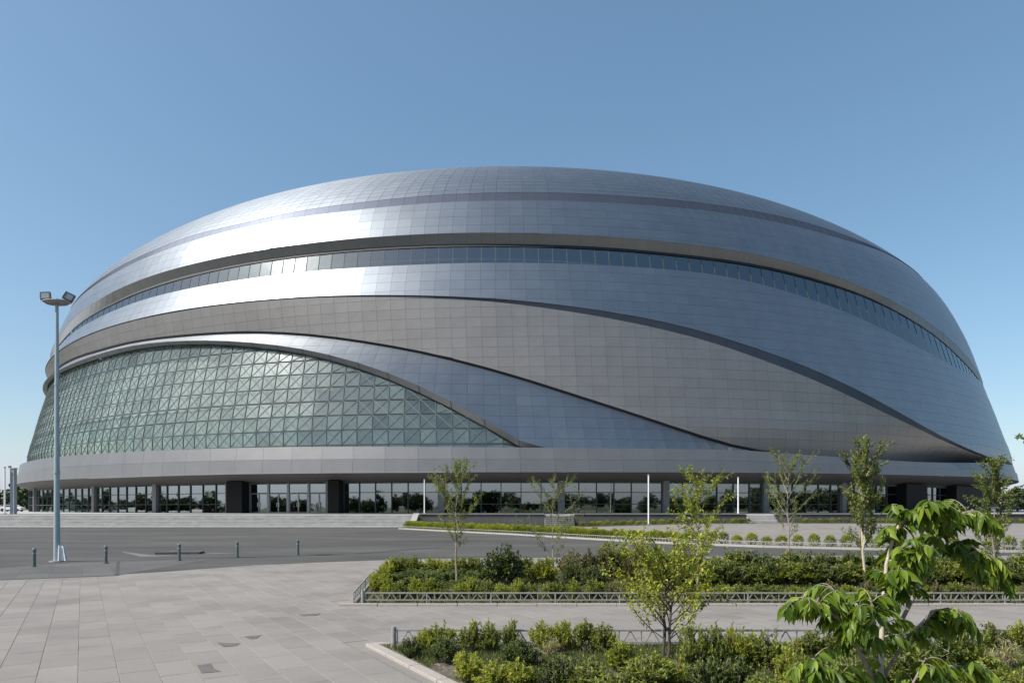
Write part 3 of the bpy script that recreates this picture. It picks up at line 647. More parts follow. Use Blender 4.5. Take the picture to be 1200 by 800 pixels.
# great arched glass wall
gw = empty('arched_glass_wall', (0, 0, 0), parent=arena)
GT = lambda t: (J_(t)[0], J_(t)[1] - 0.35)
GB = lambda t: (K_(t)[0] - 0.05, K_(t)[1] - 1.25)
ZR0, ZRP = 10.3, 1.95
TH_R = 0.6
glazing(gw, GT, GB, M['glass_wall'], ZRP, ZR0, -64, 1, 1.0, 300, gap=0.06, tilt=0.012)
def gpt(th, z, do=0.0):
    (zt, ot), (zb, ob) = GT(th), GB(th)
    t = (z - zb) / max(zt - zb, 0.3)
    return P3(th, z, ob + (ot - ob) * min(max(t, 0), 1) + do)
for i in range(-64, 1):
    zt, zb = GT(i)[0], GB(i)[0]
    if zt - zb < 0.3: continue
    out = Vector((math.sin(R(i)), -math.cos(R(i)), 0)); mb = MB()
    zs = [zb] + [ZR0 + ZRP * k for k in range(1, 9) if zb + .3 < ZR0 + ZRP * k < zt - .1] + [zt]
    for k in range(len(zs) - 1):
        mb.bar(gpt(i, zs[k], 0.03) + INV, gpt(i, zs[k + 1], 0.03) + INV, 0.10, 0.10, out)
    mb.build('mullion', M['mullion'], gw)
for k in range(0, 9):
    z = ZR0 + ZRP * k; mb = MB()
    for i in range(-64, 1):
        a, b2 = i, i + 1
        if k and (GT(a)[0] < z and GT(b2)[0] < z): continue
        if k and GT(b2)[0] < z:
            b2 = a + (GT(a)[0] - z) / max(GT(a)[0] - GT(b2)[0], 1e-6)
        if k and GT(a)[0] < z:
            a = a + (z - GT(a)[0]) / max(GT(b2)[0] - GT(a)[0], 1e-6)
        mb.bar(gpt(a, z, 0.06) + INV, gpt(b2, z, 0.06) + INV, 0.08 if k != 3 else 0.16, 0.1, (math.sin(R(a)), -math.cos(R(a)), 0))
    if mb.V: mb.build('transom', M['mullion'], gw)
# crossed tube braces behind every pane
recs = []
for i in range(-58, 1):
    for k in range(0, 9):
        z0_, z1_ = ZR0 + ZRP * k, ZR0 + ZRP * (k + 1)
        za, zb_ = min(z1_, GT(i)[0]), min(z1_, GT(i + 1)[0])
        if za - z0_ < 0.3: continue
        out = Vector((math.sin(R(i + .5)), -math.cos(R(i + .5)), 0))
        d = 0.035
        recs.append((i, k, [(gpt(i, z0_, d), gpt(i + 1, max(zb_, z0_), d)), (gpt(i, za, d + .03), gpt(i + 1, z0_, d + .03))], out))
recs.sort(key=lambda r: (-r[0], r[1]))
rest = MB()
for n_, (i, k, segs, out) in enumerate(recs):
    mb = MB() if n_ < 290 else rest
    for p, q in segs:
        if (p - q).length > 0.3: mb.bar(p + INV, q + INV, 0.075, 0.05, out)
    if n_ < 290 and mb.V: mb.build('cross_brace', M['brace'], gw)
stuff(rest.build('cross_brace', M['brace'], gw))
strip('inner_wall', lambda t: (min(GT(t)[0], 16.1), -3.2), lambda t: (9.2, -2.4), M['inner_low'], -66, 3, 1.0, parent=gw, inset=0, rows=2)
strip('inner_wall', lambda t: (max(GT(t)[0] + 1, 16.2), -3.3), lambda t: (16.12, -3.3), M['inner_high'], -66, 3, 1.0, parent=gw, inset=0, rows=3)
strip('gallery_floor', lambda t: (16.12 if GT(t)[0] > 16.5 else 9.4, -2.9), lambda t: (16.02 if GT(t)[0] > 16.5 else 9.3, -3.6), M['inner_high'], -66, 3, 1.0, parent=gw, inset=0, rows=1)

# fascia above the ground floor, in two courses with a small step
def KL(t, f, do=0.0):
    zk, ok = edge('K', t); zl, ol = edge('L', t)
    return zk + (zl - zk) * f, ok + do
b = strip('base_fascia', lambda t: KL(t, 0, 0.0), lambda t: KL(t, 1, 0.7), M['backing'], rows=3)
panels(b, 'panel', lambda t: KL(t, 0, 0.0), lambda t: KL(t, .48, .34), M['fascia'], 9, by_t=1, step=2.0, limit=60, tilt=0.001, gap=0.025)
panels(b, 'panel', lambda t: KL(t, .49, .52), lambda t: KL(t, 1, .74), M['fascia'], 9, by_t=1, step=2.0, limit=60, tilt=0.001, gap=0.025)
strip('fascia_top', lambda t: (K_(t)[0] - 0.3, -3.8), lambda t: (K_(t)[0] - 0.04, K_(t)[1] - 0.02), M['fascia'], inset=0, rows=1)
def wall_off(t): return -4.3 + 2.9 * ss(-36, -52, t)  if t < 0 else -4.3
def ss_(a, b_, x):
    t = min(max((x - a) / (b_ - a), 0), 1); return t * t * (3 - 2 * t)
def wall_off(t): return -4.3 + 3.0 * ss_(36, 54, -t)
ZF, ZC = 1.48, 5.56
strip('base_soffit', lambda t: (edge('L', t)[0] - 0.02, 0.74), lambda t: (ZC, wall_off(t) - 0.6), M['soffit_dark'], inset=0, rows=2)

# ground floor: panes, mullions, doors, columns, dark piers
gf = empty('ground_floor_glazing', (0, 0, 0), parent=arena)
def W3(th, z, do=0.0):
    r, c = ref(7.0); a = R(th); r += wall_off(th) + do
    return Vector((c + r * math.sin(a), DC - r * math.cos(a), z))
COLS = [-58.5, -49.5, -36.6, -27.9, -20.6, -12.7, -5.1, 2.6, 9.5, 16.8, 23.6, 47.5, 56]
PIERS = [(-20.2, -18.9), (-12.45, -11.7), (29.6, 32.4), (37.3, 43.4)]
def blocked(a, b):
    for p0, p1 in PIERS:
        if a < p1 - .05 and b > p0 + .05: return True
    return False
edges = sorted(set(COLS + [p for pr in PIERS for p in pr]))
edges = [-64] + edges + [64]
tinted_n = 0
for e0, e1 in zip(edges[:-1], edges[1:]):
    if blocked(e0, e1) or e1 - e0 < 0.6: continue
    door = abs(e0 + 18.9) < .1
    tall = abs(e0 + 11.7) < .1
    n = max(1, round((e1 - e0) / (1.62 if door else 1.2)))
    for i in range(n):
        a = e0 + (e1 - e0) * i / n; b_ = e0 + (e1 - e0) * (i + 1) / n
        levels = [ZF + .06, 4.25, ZC] if (door or tall) else [ZF + .06, 2.72, 4.25, ZC]
        out = Vector((math.sin(R(a)), -math.cos(R(a)), 0))
        for l0, l1 in zip(levels[:-1], levels[1:]):
            if door and l0 < 2: continue
            tl = rng.gauss(0, 0.004)
            q = [W3(a, l0), W3(b_, l0), W3(b_, l1, tl), W3(a, l1, tl)]
            V, F = cell(*q, depth=0.03)
            part('pane', V, F, M['glass_hall'], gf, [0.5] * 5)
        for z in levels[1:-1] + [levels[0]]:
            mb = MB(); mb.bar(W3(a, z, .04) + INV, W3(b_, z, .04) + INV, 0.09, 0.14, out); mb.build('transom', M['mullion'], gf)
        mb = MB(); mb.bar(W3(a, ZF, .05) + INV, W3(a, ZC, .05) + INV, 0.11 if not door else .3, 0.2, out); mb.build('mullion', M['mullion'] if not door else M['frame_grey'], gf)
        if door:
            for h in (0, 1):
                c0 = a + (b_ - a) * (0.07 + 0.44 * h); c1 = c0 + (b_ - a) * 0.42
                dr = empty('door', (0, 0, 0), parent=gf)
                V, F = cell(W3(c0, ZF + .05, .0), W3(c1, ZF + .05, .0), W3(c1, 4.2, .0), W3(c0, 4.2, .0), depth=0.03)
                part('pane', V, F, M['glass_hall'], dr, [0.5] * 5)
                mb = MB()
                for c_ in (c0, c1): mb.bar(W3(c_, ZF, .03) + INV, W3(c_, 4.2, .03) + INV, .1, .09, out)
                for z in (ZF + .12, 4.15): mb.bar(W3(c0, z, .03) + INV, W3(c1, z, .03) + INV, .12, .085, out)
                mb.build('frame', M['frame_grey'], dr)
                mb = MB(); ch = c1 - .06 if h == 0 else c0 + .06
                mb.bar(W3(ch, 2.35, .14) + INV, W3(ch, 2.95, .14) + INV, .05, .05, out); mb.build('handle', M['white_paint'], dr)
for cth in COLS:
    mb = MB(); p = W3(cth, 0, .05) + INV
    mb.box((p.x, p.y, (ZF + ZC + .5) / 2), (0.85, 0.8, ZC - ZF + .5), R(cth)); mb.build('column', M['column'], arena)
for a, b_ in PIERS:
    mb = MB()
    pts = [W3(a, 0, 1.6), W3(b_, 0, 1.6), W3(b_, 0, -3), W3(a, 0, -3)]
    mb.prism([((p + INV).x, (p + INV).y) for p in pts], ZF, ZC + .25); mb.build('pier', M['granite_dark'], arena)
strip('lintel', lambda t: (ZC + .4, wall_off(t) + .1), lambda t: (ZC - .12, wall_off(t) + .1), M['mullion'], inset=0, rows=1, parent=gf)
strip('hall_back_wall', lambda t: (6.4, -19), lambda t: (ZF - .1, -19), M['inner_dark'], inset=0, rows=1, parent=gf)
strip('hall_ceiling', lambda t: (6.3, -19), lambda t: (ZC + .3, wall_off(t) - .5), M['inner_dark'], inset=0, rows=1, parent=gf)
# inner door frames seen through the glass
for th in (-0.8, 5.3, 7.3):
    mb = MB()
    o1 = Vector((math.sin(R(th)), -math.cos(R(th)), 0))
    mb.bar(W3(th, ZF, -1.2) + INV, W3(th, 3.3, -1.2) + INV, .18, .18, o1)
    mb.bar(W3(th + 1.2, ZF, -1.2) + INV, W3(th + 1.2, 3.3, -1.2) + INV, .18, .18, o1)
    mb.bar(W3(th - .05, 3.3, -1.2) + INV, W3(th + 1.25, 3.3, -1.2) + INV, .22, .18, o1)
    mb.build('inner_door_frame', M['mullion'], gf)

# ------------------------------------------------------------------ ground, road, paving
def sheet(name, xs, lo, hi, mat, dz, parent=None, ny=1):
    V = []; F = []
    for x in xs:
        y0, y1 = lo(x), hi(x)
        for j in range(ny + 1):
            y = y0 + (y1 - y0) * j / ny
            V.append((x, y, gz(x, y) + dz))
    m = ny + 1
    for i in range(len(xs) - 1):
        for j in range(ny):
            a = i * m + j
            F.append((a, a + m, a + m + 1, a + 1))
    return mesh(name, V, F, mat, parent)
def span(a, b, n): return [a + (b - a) * i / n for i in range(n + 1)]
def poly_fn(pts):
    xs = [p[0] for p in pts]; ys = [p[1] for p in pts]
    return lambda x: float(np.interp(x, xs, ys))

g = mesh('ground', [(-3000, -3000, -.03), (3000, -3000, -.03), (3000, 3000, -.03), (-3000, 3000, -.03)], [(0, 1, 2, 3)], M['earth']); structure(g)
structure(sheet('pavement', span(-90, 110, 80), lambda x: -25, lambda x: 83, M['paving'], 0.0, ny=40))
road_lo = poly_fn([(-110, -12), (-40, 11), (-22, 18.2), (-15.5, 20.9), (-12.8, 22.2), (-12.05, 23.6), (-10, 26.4), (-7, 28.2), (-4.8, 29.3), (-1.5, 30.1), (0, 30.3), (5.6, 30.6), (11.8, 31.4), (17.2, 31.8), (24.4, 31.6), (60, 27), (110, 20)])
strip_front = poly_fn([(-11.9, 71.8), (-6, 63.5), (0, 55.9), (5.8, 46.8), (10.2, 41.2), (14.2, 38), (18.2, 36), (24.9, 33.8), (40, 30.5), (110, 22)])
road_hi = lambda x: 78.6 if x < -11.9 else strip_front(x) - 0.15
structure(sheet('road', sorted(span(-110, 110, 110) + [-11.9, -11.91]), road_lo, road_hi, M['asphalt'], 0.006, ny=24))
# paved apron in front of the road edge
edge_line = poly_fn([(-60, 2), (-18.7, 25), (-17.9, 27.1), (-14.4, 28.7), (-8.15, 32.4), (-5.5, 34)])
structure(sheet('apron', span(-60, -12.9, 40), road_lo, edge_line, M['apron'], 0.010))
def ribbon_line(name, pts, w, mat, dz, parent=None):
    V = []; F = []
    pts = [Vector((x, y, 0)) for x, y in pts]
    for i, p in enumerate(pts):
        d = (pts[min(i + 1, len(pts) - 1)] - pts[max(i - 1, 0)]).normalized(); n = Vector((-d.y, d.x, 0))
        wi = w[i] if hasattr(w, '__len__') else w
        for s in (-.5, .5):
            q = p + n * wi * s; V.append((q.x, q.y, gz(q.x, q.y) + dz))
    for i in range(len(pts) - 1): F.append((2 * i, 2 * i + 1, 2 * i + 3, 2 * i + 2))
    return mesh(name, V, F, mat, parent)
structure(ribbon_line('road_joint', [(x, edge_line(x)) for x in span(-30, -5.5, 30)], 0.07, M['tar'], 0.014))
structure(ribbon_line('road_crack', [(-7.6, 33.2), (-6.6, 34.1), (-6, 35.2), (-5.2, 36.5), (-4.3, 37.6), (-3.6, 38.4)], [.05, .32, .42, .4, .2, .04], M['tar'], 0.016))
structure(ribbon_line('road_crack', [(-16.1, 27.9), (-12.9, 22.3)], 0.10, M['tar'], 0.016))
structure(ribbon_line('mortar_scatter', [(-19.6, 34.3), (-17.6, 32.2), (-16.6, 31.2), (-15.1, 31.6)], [.1, .5, .9, .2], M['sand'], 0.012))
structure(ribbon_line('mortar_scatter', [(-15.2, 33.4), (-14.4, 33.2), (-13.4, 32.9)], [.1, .6, .1], M['sand'], 0.012))
for X, Y in ((-6.5, 55), (6.3, 38.5), (-2, 43)):
    structure(ribbon_line('mortar_scatter', [(X - 1, Y), (X, Y + .1), (X + 1.1, Y)], [.1, .5, .1], M['sand'], 0.012))

# granite slabs, one by one where they can be told apart
ca, sa = math.cos(R(32.2)), math.sin(R(32.2))
U_ = Vector((-sa, ca)); Vv = Vector((ca, sa))      # along and across the courses
BED_NEAR = [(-2.25, 10.9), (-1.75, 10.9), (14, 10.9), (14, 2.5), (1.9, 2.5)]
def near_left(y): return -2.33 + (10.86 - y) * 0.611
MID_X0, MID_Y0, MID_Y1 = -3.57, 15.4, 22.8
def in_bed(x, y, m=0.0):
    if 15.4 - .18 - m < y < 22.8 + .3 + m and x > -3.75 - (y - 15.4) * .105 - m and x < 30: return True
    if 2 < y < 10.86 + m and x > near_left(y) - m and x < 30: return True
    return False
slabs = []
sw, sl = 0.454, 0.908
for i in range(-70, 70):
    for j in range(-10, 50):
        off = 0.5 * sl if i % 2 else 0.0
        v = -0.045 + (i + .5) * sw; u = off + (j + .5) * sl
        c = Vv * v + U_ * u
        x, y = c.x, c.y
        if y < 7.6 or y > road_lo(x) - 0.6 or y > 24: continue
        px = 600 + 800 * x / y
        if px < -60 or px > 1260: continue
        if in_bed(x, y, 0.05): continue
        slabs.append((y, i, j, v, u))
slabs.sort()
pav = tag(empty('granite_pavement', (0, 0, 0)), 'pale granite slab paving running diagonally across the foreground', 'pavement'); 
del pav['label']; del pav['category']; structure(pav)
templates = []
srng = random.Random(11)
def slab_geo(dx0=0, dx1=0, tx=0, ty=0):
    a, b = sw / 2 - .003, sl / 2 - .003
    V = []
    for z in (0, 1):
        for sx, sy in ((-1, -1), (1, -1), (1, 1), (-1, 1)):
            k = 0.0 if z == 0 else 0.003
            V.append(((a - k) * sx, (b - k) * sy, 0.0005 if z == 0 else 0.0055 + tx * sx + ty * sy))
    return V, [(4, 5, 6, 7), (0, 1, 5, 4), (1, 2, 6, 5), (2, 3, 7, 6), (3, 0, 4, 7)]
for k in range(14):
    V, F = slab_geo(tx=srng.gauss(0, .0006), ty=srng.gauss(0, .0008))
    me = bpy.data.meshes.new('slab'); me.from_pydata(V, [], F); me.materials.append(M['slab'])
    at = me.attributes.new('tint', 'FLOAT', 'FACE'); at.data.foreach_set('value', [k / 13] * 5)
    templates.append(me)
rest = MB(); cnt = 0
def clip_in(c, m): return in_bed(c.x, c.y, m)
for y, i, j, v, u in slabs:
    c = Vv * v + U_ * u
    z = gz(c.x, c.y)
    corner_in = any(in_bed(*(c + U_ * (s1 * sl / 2) + Vv * (s2 * sw / 2))) for s1 in (-1, 1) for s2 in (-1, 1))
    if corner_in: continue
    px = 600 + 800 * c.x / c.y
    if cnt < 300 and -10 < px < 1210:
        cnt += 1
        o = obj('slab', templates[srng.randrange(14)], pav, (c.x, c.y, z)); o.rotation_euler.z = R(32.2)
    else:
        V, F = slab_geo()
        rest.add([(c.x + a * ca - b * sa, c.y + a * sa + b * ca, z + h) for a, b, h in V], F, srng.random())
stuff(rest.build('slab', M['slab'], pav))
# old wet stains on single slabs
def stain(pts):
    V = [(x, y, 0.011) for x, y in pts]; o = mesh('stain', V, [tuple(range(len(V)))], M['stain'], pav)
def G2(px, py): Y = 1760 / (py - 595); return ((px - 600) / 800 * Y, Y)
stain([G2(231, 780), G2(247, 778), G2(250, 783), G2(259, 787), G2(236, 789)])
stain([G2(254, 753), G2(282, 754), G2(276, 757), G2(262, 758)])
stain([G2(286, 746), G2(306, 744), G2(301, 748), G2(294, 749)])
stain([G2(350, 720), G2(376, 718.5), G2(371, 721), G2(355, 722)])

# ------------------------------------------------------------------ terrace, stairs, retaining wall
TY = 82.4
mb = MB(); mb.prism([(-170, TY), (200, TY), (200, 330), (-170, 330)], -0.5, ZF); structure(mb.build('terrace', M['terrace']))
mb = MB(); mb.prism([(-170, TY - .02), (-11.6, TY - .02), (-11.6, TY + .5), (-170, TY + .5)], ZF + .002, ZF + .02); structure(mb.build('terrace_edge', M['curb_light']))
def stairs(x0, x1, n, label, zbase, run=0.36, mat='step'):
    t = tag(empty('granite_stairs', ((x0 + x1) / 2, TY, 0)), label, 'stairs')
    rise = (ZF - zbase) / n
    for k in range(n - 1):
        y1 = TY - run * k - .01; top = ZF - rise * (k + 1)
        mb = MB(); mb.box((0, y1 - TY - run / 2 + .03, top - rise / 2 - .13), (x1 - x0, run - .03, rise + .2)); mb.box((0, y1 - TY - run / 2 - .015, top - .025), (x1 - x0 + .01, run + .03, .05)); mb.build('step', M[mat], t)
    return t
stairs(-115, -12.0, 9, 'long flight of pale granite steps across the left half of the terrace', 0.0)
mb = MB(); mb.box((0, 0, .06), (103, .35, .14)); tag(mb.build('kerb', M['step'], loc=(-63.5, 78.75, 0)), 'pale kerb line along the foot of the long steps', 'kerb')
t = tag(empty('stair_cheek', (-11.6, TY, 0)), 'sloping pale granite cheek block closing the right end of the long steps', 'stair cheek')
mb = MB()
mb.add([(-.35, .3, 0), (.35, .3, 0), (.35, -3.6, 0), (-.35, -3.6, 0), (-.35, .3, ZF + .1), (.35, .3, ZF + .1), (.35, -3.6, .22), (-.35, -3.6, .22)], [(0, 1, 2, 3), (4, 7, 6, 5), (0, 4, 5, 1), (1, 5, 6, 2), (2, 6, 7, 3), (3, 7, 4, 0)])
mb.build('block', M['curb_light'], t)
stairs(3.9, 7.4, 6, 'short narrow flight of granite steps set in the retaining wall', 0.1, .34, 'step_small')
stairs(28.2, 31.5, 6, 'second small flight of steps towards the right end of the terrace', 0.42, .34)
def wall(x0, x1, label):
    t = tag(empty('retaining_wall', ((x0 + x1) / 2, TY - .25, 0)), label, 'wall'); w = x1 - x0
    nn = max(2, round(w / 1.5))
    mb = MB(); mb.box((0, 0.1, .7), (w - .02, .3, 1.46)); mb.build('core', M['backing'], t)
    for k in range(nn):
        a = -w / 2 + w * k / nn
        m2 = MB(); m2.box((a + w / nn / 2, -.08, .7), (w / nn - .02, .06, 1.44)); m2.build('cladding_slab', M['wall_granite'], t)
        m2 = MB(); m2.box((a + w / nn / 2, 0, ZF + .03), (w / nn - .012, .5, .09)); m2.build('coping', M['curb_light'], t)
wall(-11.2, 3.85, 'dark granite retaining wall with pale coping left of the short steps')
wall(7.45, 28.1, 'dark granite retaining wall with pale coping right of the short steps')
wall(31.6, 75, 'dark granite retaining wall at the far right end of the terrace')

# ------------------------------------------------------------------ street furniture
# flood-light mast
LX, LY = -18.6, 27.9
lm = tag(empty('lamp_post', (LX, LY, 0)), 'tall grey mast with a tray and two floodlights standing at the road edge', 'lamp post')
mb = MB(); mb.tube([(0, 0, 0), (0, 0, 5.4), (0, 0, 10.75)], [.12, .09, .06], 16); mb.build('pole', M['pole'], lm, smooth=False)
for z in (3.6, 7.2):
    mb = MB(); mb.tube([(0, 0, z), (0, 0, z + .1)], [.138 - z * .006, .138 - z * .006], 16); mb.build('collar', M['pole'], lm)
mb = MB(); mb.tube([(0, 0, 0.0), (0, 0, .05)], [.28, .28], 16); mb.build('base_plate', M['steel'], lm)
mb = MB()
for s in (-1, 1):
    mb.add([(.17, s * .05 - .02, .05), (.40, s * .05 - .02, .05), (.30, s * .05 - .02, .62), (.17, s * .05 - .02, .66), (.17, s * .05 + .02, .05), (.40, s * .05 + .02, .05), (.30, s * .05 + .02, .62), (.17, s * .05 + .02, .66)],
           [(0, 1, 2, 3), (4, 7, 6, 5), (0, 4, 5, 1), (1, 5, 6, 2), (2, 6, 7, 3), (3, 7, 4, 0)])
mb.add([(.14, -.16, .04), (.14, .16, .04), (.14, .12, .68), (.14, -.12, .68), (.17, -.16, .04), (.17, .16, .04), (.17, .12, .68), (.17, -.12, .68)],
       [(0, 1, 2, 3), (4, 7, 6, 5), (0, 4, 5, 1), (1, 5, 6, 2), (2, 6, 7, 3), (3, 7, 4, 0)])
mb.build('gusset', M['white_paint'], lm)
mb = MB(); n = 28; V = []
for z, r in ((0.0, .42), (.05, .5), (.09, .57), (.12, .57)):
    V += [(r * math.cos(k * math.tau / n), r * .62 * math.sin(k * math.tau / n), 10.52 + z) for k in range(n)]
F = [(i * n + k, i * n + (k + 1) % n, (i + 1) * n + (k + 1) % n, (i + 1) * n + k) for i in range(3) for k in range(n)] + [tuple(range(n))[::-1], tuple(range(3 * n, 4 * n))]
mb.add(V, F); mb.build('tray', M['steel'], lm)
for sx, rz, ry, dz in ((-.40, 12, -6, .0), (.46, 20, 24, -.02)):
    fl = empty('floodlight', (sx, -.12, 10.66 + dz), parent=lm); fl.rotation_euler = (R(-14), R(ry), R(rz)); fl.scale = (.72, .72, .72)
    mb = MB(); mb.box((0, .06, .28), (.52, .16, .46)); mb.build('housing', M['lamp_black'], fl, bevel=.02)
    for k in range(5):
        m2 = MB(); m2.box((-.2 + k * .1, .17, .28), (.02, .06, .4)); m2.build('cooling_fin', M['white_paint'], fl)
    m2 = MB(); m2.box((0, -.025, .28), (.40, .01, .34)); m2.build('lens', M['lens'], fl)
    m2 = MB(); m2.box((0, -.03, .475), (.5, .03, .04)); m2.box((0, -.03, .085), (.5, .03, .04)); m2.box((-.235, -.03, .28), (.04, .03, .35)); m2.box((.235, -.03, .28), (.04, .03, .35)); m2.build('bezel', M['lamp_black'], fl)
    m2 = MB(); m2.box((0, .1, .0), (.34, .05, .05)); m2.box((-.28, .08, .13), (.02, .05, .3)); m2.box((.28, .08, .13), (.02, .05, .3)); m2.build('bracket', M['white_paint'], fl)

def light_pole(x, y, z, h, r, label):
    t = tag(empty('slim_pole', (x, y, z)), label, 'pole')
    mb = MB(); mb.tube([(0, 0, 0), (0, 0, h)], [r, r * .9], 10); mb.build('shaft', M['white_paint'], t)
    mb = MB(); mb.tube([(0, 0, h), (0, 0, h + .12)], [r * 1.35, r * 1.2], 10); mb.build('cap', M['steel'], t)
    mb = MB(); mb.box((0, 0, .04), (.35, .35, .08)); mb.build('foot', M['steel'], t)
light_pole(16.0, 80.0, gz(16, 80), 5.75, .085, 'white slim pole rising from the hedge in front of the retaining wall')
light_pole(27.6, 83.3, ZF, 4.4, .085, 'white slim pole on the terrace right of the taller one')
light_pole(-10.7, 83.4, ZF, 4.15, .07, 'thin white pole on the terrace above the top of the long steps')
light_pole(-61.6, 82.9, ZF, 5.6, .10, 'thin pale pole beside the square pillar at the left edge')
t = tag(empty('square_pillar', (-60.9, 83.4, ZF)), 'square grey clad pillar on the terrace at the far left edge', 'pillar')
mb = MB(); mb.box((0, 0, 2.75), (.5, .5, 5.5)); mb.build('shaft', M['pillar'], t)
mb = MB(); mb.box((0, 0, 5.55), (.62, .62, .12)); mb.build('cap', M['steel'], t)
mb = MB(); mb.box((-.3, -.2, 5.75), (.3, .16, .2)); mb.build('spotlight', M['lamp_black'], t)

for k, (px, py) in enumerate([(40, 664), (124, 660), (210, 656.8), (278, 653), (349, 650)]):
    x, y = G2(px, py)
    if k == 0:
        b0 = empty('bollard', (x, y, 0)); b0['group'] = 'bollards along the road edge'
        mb = MB(); mb.tube([(0, 0, 0), (0, 0, .60)], [.062, .06], 14); mb.build('post', M['bollard'], b0)
        mb = MB(); mb.tube([(0, 0, .60), (0, 0, .67), (0, 0, .70)], [.07, .066, .035], 14); mb.build('cap', M['bollard'], b0)
        mb = MB(); mb.tube([(0, 0, .49), (0, 0, .53)], [.067, .067], 14); mb.build('band', M['steel'], b0)
        mb = MB(); mb.tube([(0, 0, 0), (0, 0, .03)], [.10, .10], 14); mb.build('foot_ring', M['bollard'], b0)
        t = b0; kids[b0.name] = [o for o in col.objects if o.parent == b0]
    else:
        t = copy_tree(b0); t.location = (x, y, 0.012)
    tag(t, ['dark round bollard left of the tall lamp post', 'dark round bollard just right of the tall lamp post', 'dark round bollard beside the flat steel plate', 'fourth bollard from the left, in the open stretch of road edge', 'rightmost bollard of the road edge row'][k], 'bollard', 'bollards along the road edge')
t = tag(empty('steel_plate', (-16.0, 32.9, 0.0)), 'flat dark steel plate lying on the asphalt behind the third bollard', 'plate')
t.rotation_euler.z = R(8)
mb = MB(); mb.box((0, 0, .06), (2.0, .8, .09)); mb.build('plate', M['plate'], t)
mb = MB(); mb.box((-.2, -.1, .12), (.5, .1, .04)); mb.build('lifting_bar', M['steel'], t)

def car(x, y, z, rz, body, label):
    t = tag(empty('parked_car', (x, y, z), rz), label, 'car')
    prof = [(-2.2, .35), (-2.2, .8), (-1.5, .92), (-.9, 1.4), (.8, 1.42), (1.5, .95), (2.2, .85), (2.25, .35)]
    mb = MB(); nn = len(prof)
    mb.add([(a, -.85, b) for a, b in prof] + [(a, .85, b) for a, b in prof], [tuple(range(nn)), tuple(range(nn, 2 * nn))[::-1]] + [(i, i + nn, (i + 1) % nn + nn, (i + 1) % nn) for i in range(nn)])
    mb.build('body', body, t, bevel=.05)
    for s in (-1, 1):
        mb = MB(); mb.add([(-1.3, s * .86, .96), (-.8, s * .86, 1.34), (.7, s * .86, 1.36), (1.2, s * .86, .98)], [(0, 1, 2, 3)]); mb.build('window', M['lamp_black'], t)
        for wx in (-1.4, 1.4):
            mb = MB(); mb.tube([(wx, s * .75, .33), (wx, s * .9, .33)], [.33, .33], 14); mb.build('wheel', M['rubber'], t)
car(102, 146, ZF, .3, M['car_white'], 'white car parked far off beyond the right end of the arena')
car(107, 147, ZF, .3, M['car_dark'], 'dark car parked far off beyond the right end of the arena')
car(-104, 142, ZF, .1, M['car_white'], 'white car parked far off beyond the left end of the arena')

# low metal fences round the beds
def fence(pts, label, h=.31, pitch=.15, post=1.5, bigpost=False, zb=0.0, colr='steel', group=None, start=0):
    base = Vector((*pts[0], 0))
    t = tag(empty('low_fence', (pts[0][0], pts[0][1], zb)), label, 'fence', group)
    vm = MB(); vm.box((0, 0, 0), (.016, .016, h - .11)); vme = None
    pat = [0, 1, 2]
    cache = {}
    def bar_mesh(kind):
        if kind not in cache:
            m = MB(); dx = {0: 0, 1: .055, 2: -.055}[kind]
            m.bar((-dx, 0, .11), (dx, 0, h - .01), .018, .014, (0, 1, 0))
            o = m.build('bar', M[colr], t); cache[kind] = o.data; return o
        return obj('bar', cache[kind], t)
    cnt = 0; rest = MB()
    for a, b in zip(pts[:-1], pts[1:]):
        a = Vector((*a, 0)); b = Vector((*b, 0)); L = (b - a).length; d = (b - a) / L; rz = math.atan2(d.y, d.x)
        n = max(1, round(L / post))
        za = gz(a.x, a.y)
        def lp(q, z): return (q.x - base.x, q.y - base.y, z + gz(q.x, q.y))
        for k in range(n + 1):
            q = a + d * (L * k / n)
            big = bigpost and k == 0
            r = .04 if big else .017
            m = MB(); m.tube([lp(q, 0), lp(q, h + (.06 if big else .015))], [r, r], 12 if big else 6); m.build('post', M[colr], t)
            if k < n:
                q2 = a + d * (L * (k + 1) / n); m = MB(); m.bar(lp(q, h), lp(q2, h), .03, .03, (0, 0, 1)); m.build('top_rail', M[colr], t)
                m = MB(); m.bar(lp(q, .11), lp(q2, .11), .026, .026, (0, 0, 1)); m.build('bottom_rail', M[colr], t)
        nb = int(L / pitch)
        for k in range(nb):
            q = a + d * ((k + .5) * L / nb)
            if cnt < 298:
                o = bar_mesh(k % 3); o.location = lp(q, 0); o.rotation_euler.z = rz
            else:
                dx = (0, .055, -.055)[k % 3]
                rest.bar(lp(q - d * dx, .11), lp(q + d * dx, h), .016, .012, (-d.y, d.x, 0))
            cnt += 1
    if rest.V: stuff(rest.build('bar', M[colr], t))
    return t
fence([(-1.84, 10.62), (13.0, 10.62)], 'low grey metal fence behind the nearest planting bed', .30, bigpost=True, pitch=.115)
fence([(-3.4, 15.55), (20, 15.55)], 'low grey metal fence along the front of the middle planting bed', .27, pitch=.13, bigpost=True)
fence([(-3.62, 15.6), (-4.15, 19.9)], 'short side fence at the left end of the middle planting bed', .27, pitch=.13)
xs_ = span(-11.2, 0, 10) + span(0, 34, 22)[1:]
fence([(x, strip_front(x) + .15) for x in xs_], 'low pale picket fence curving along the front of the long hedge', .32, pitch=.21, colr='curb_light')

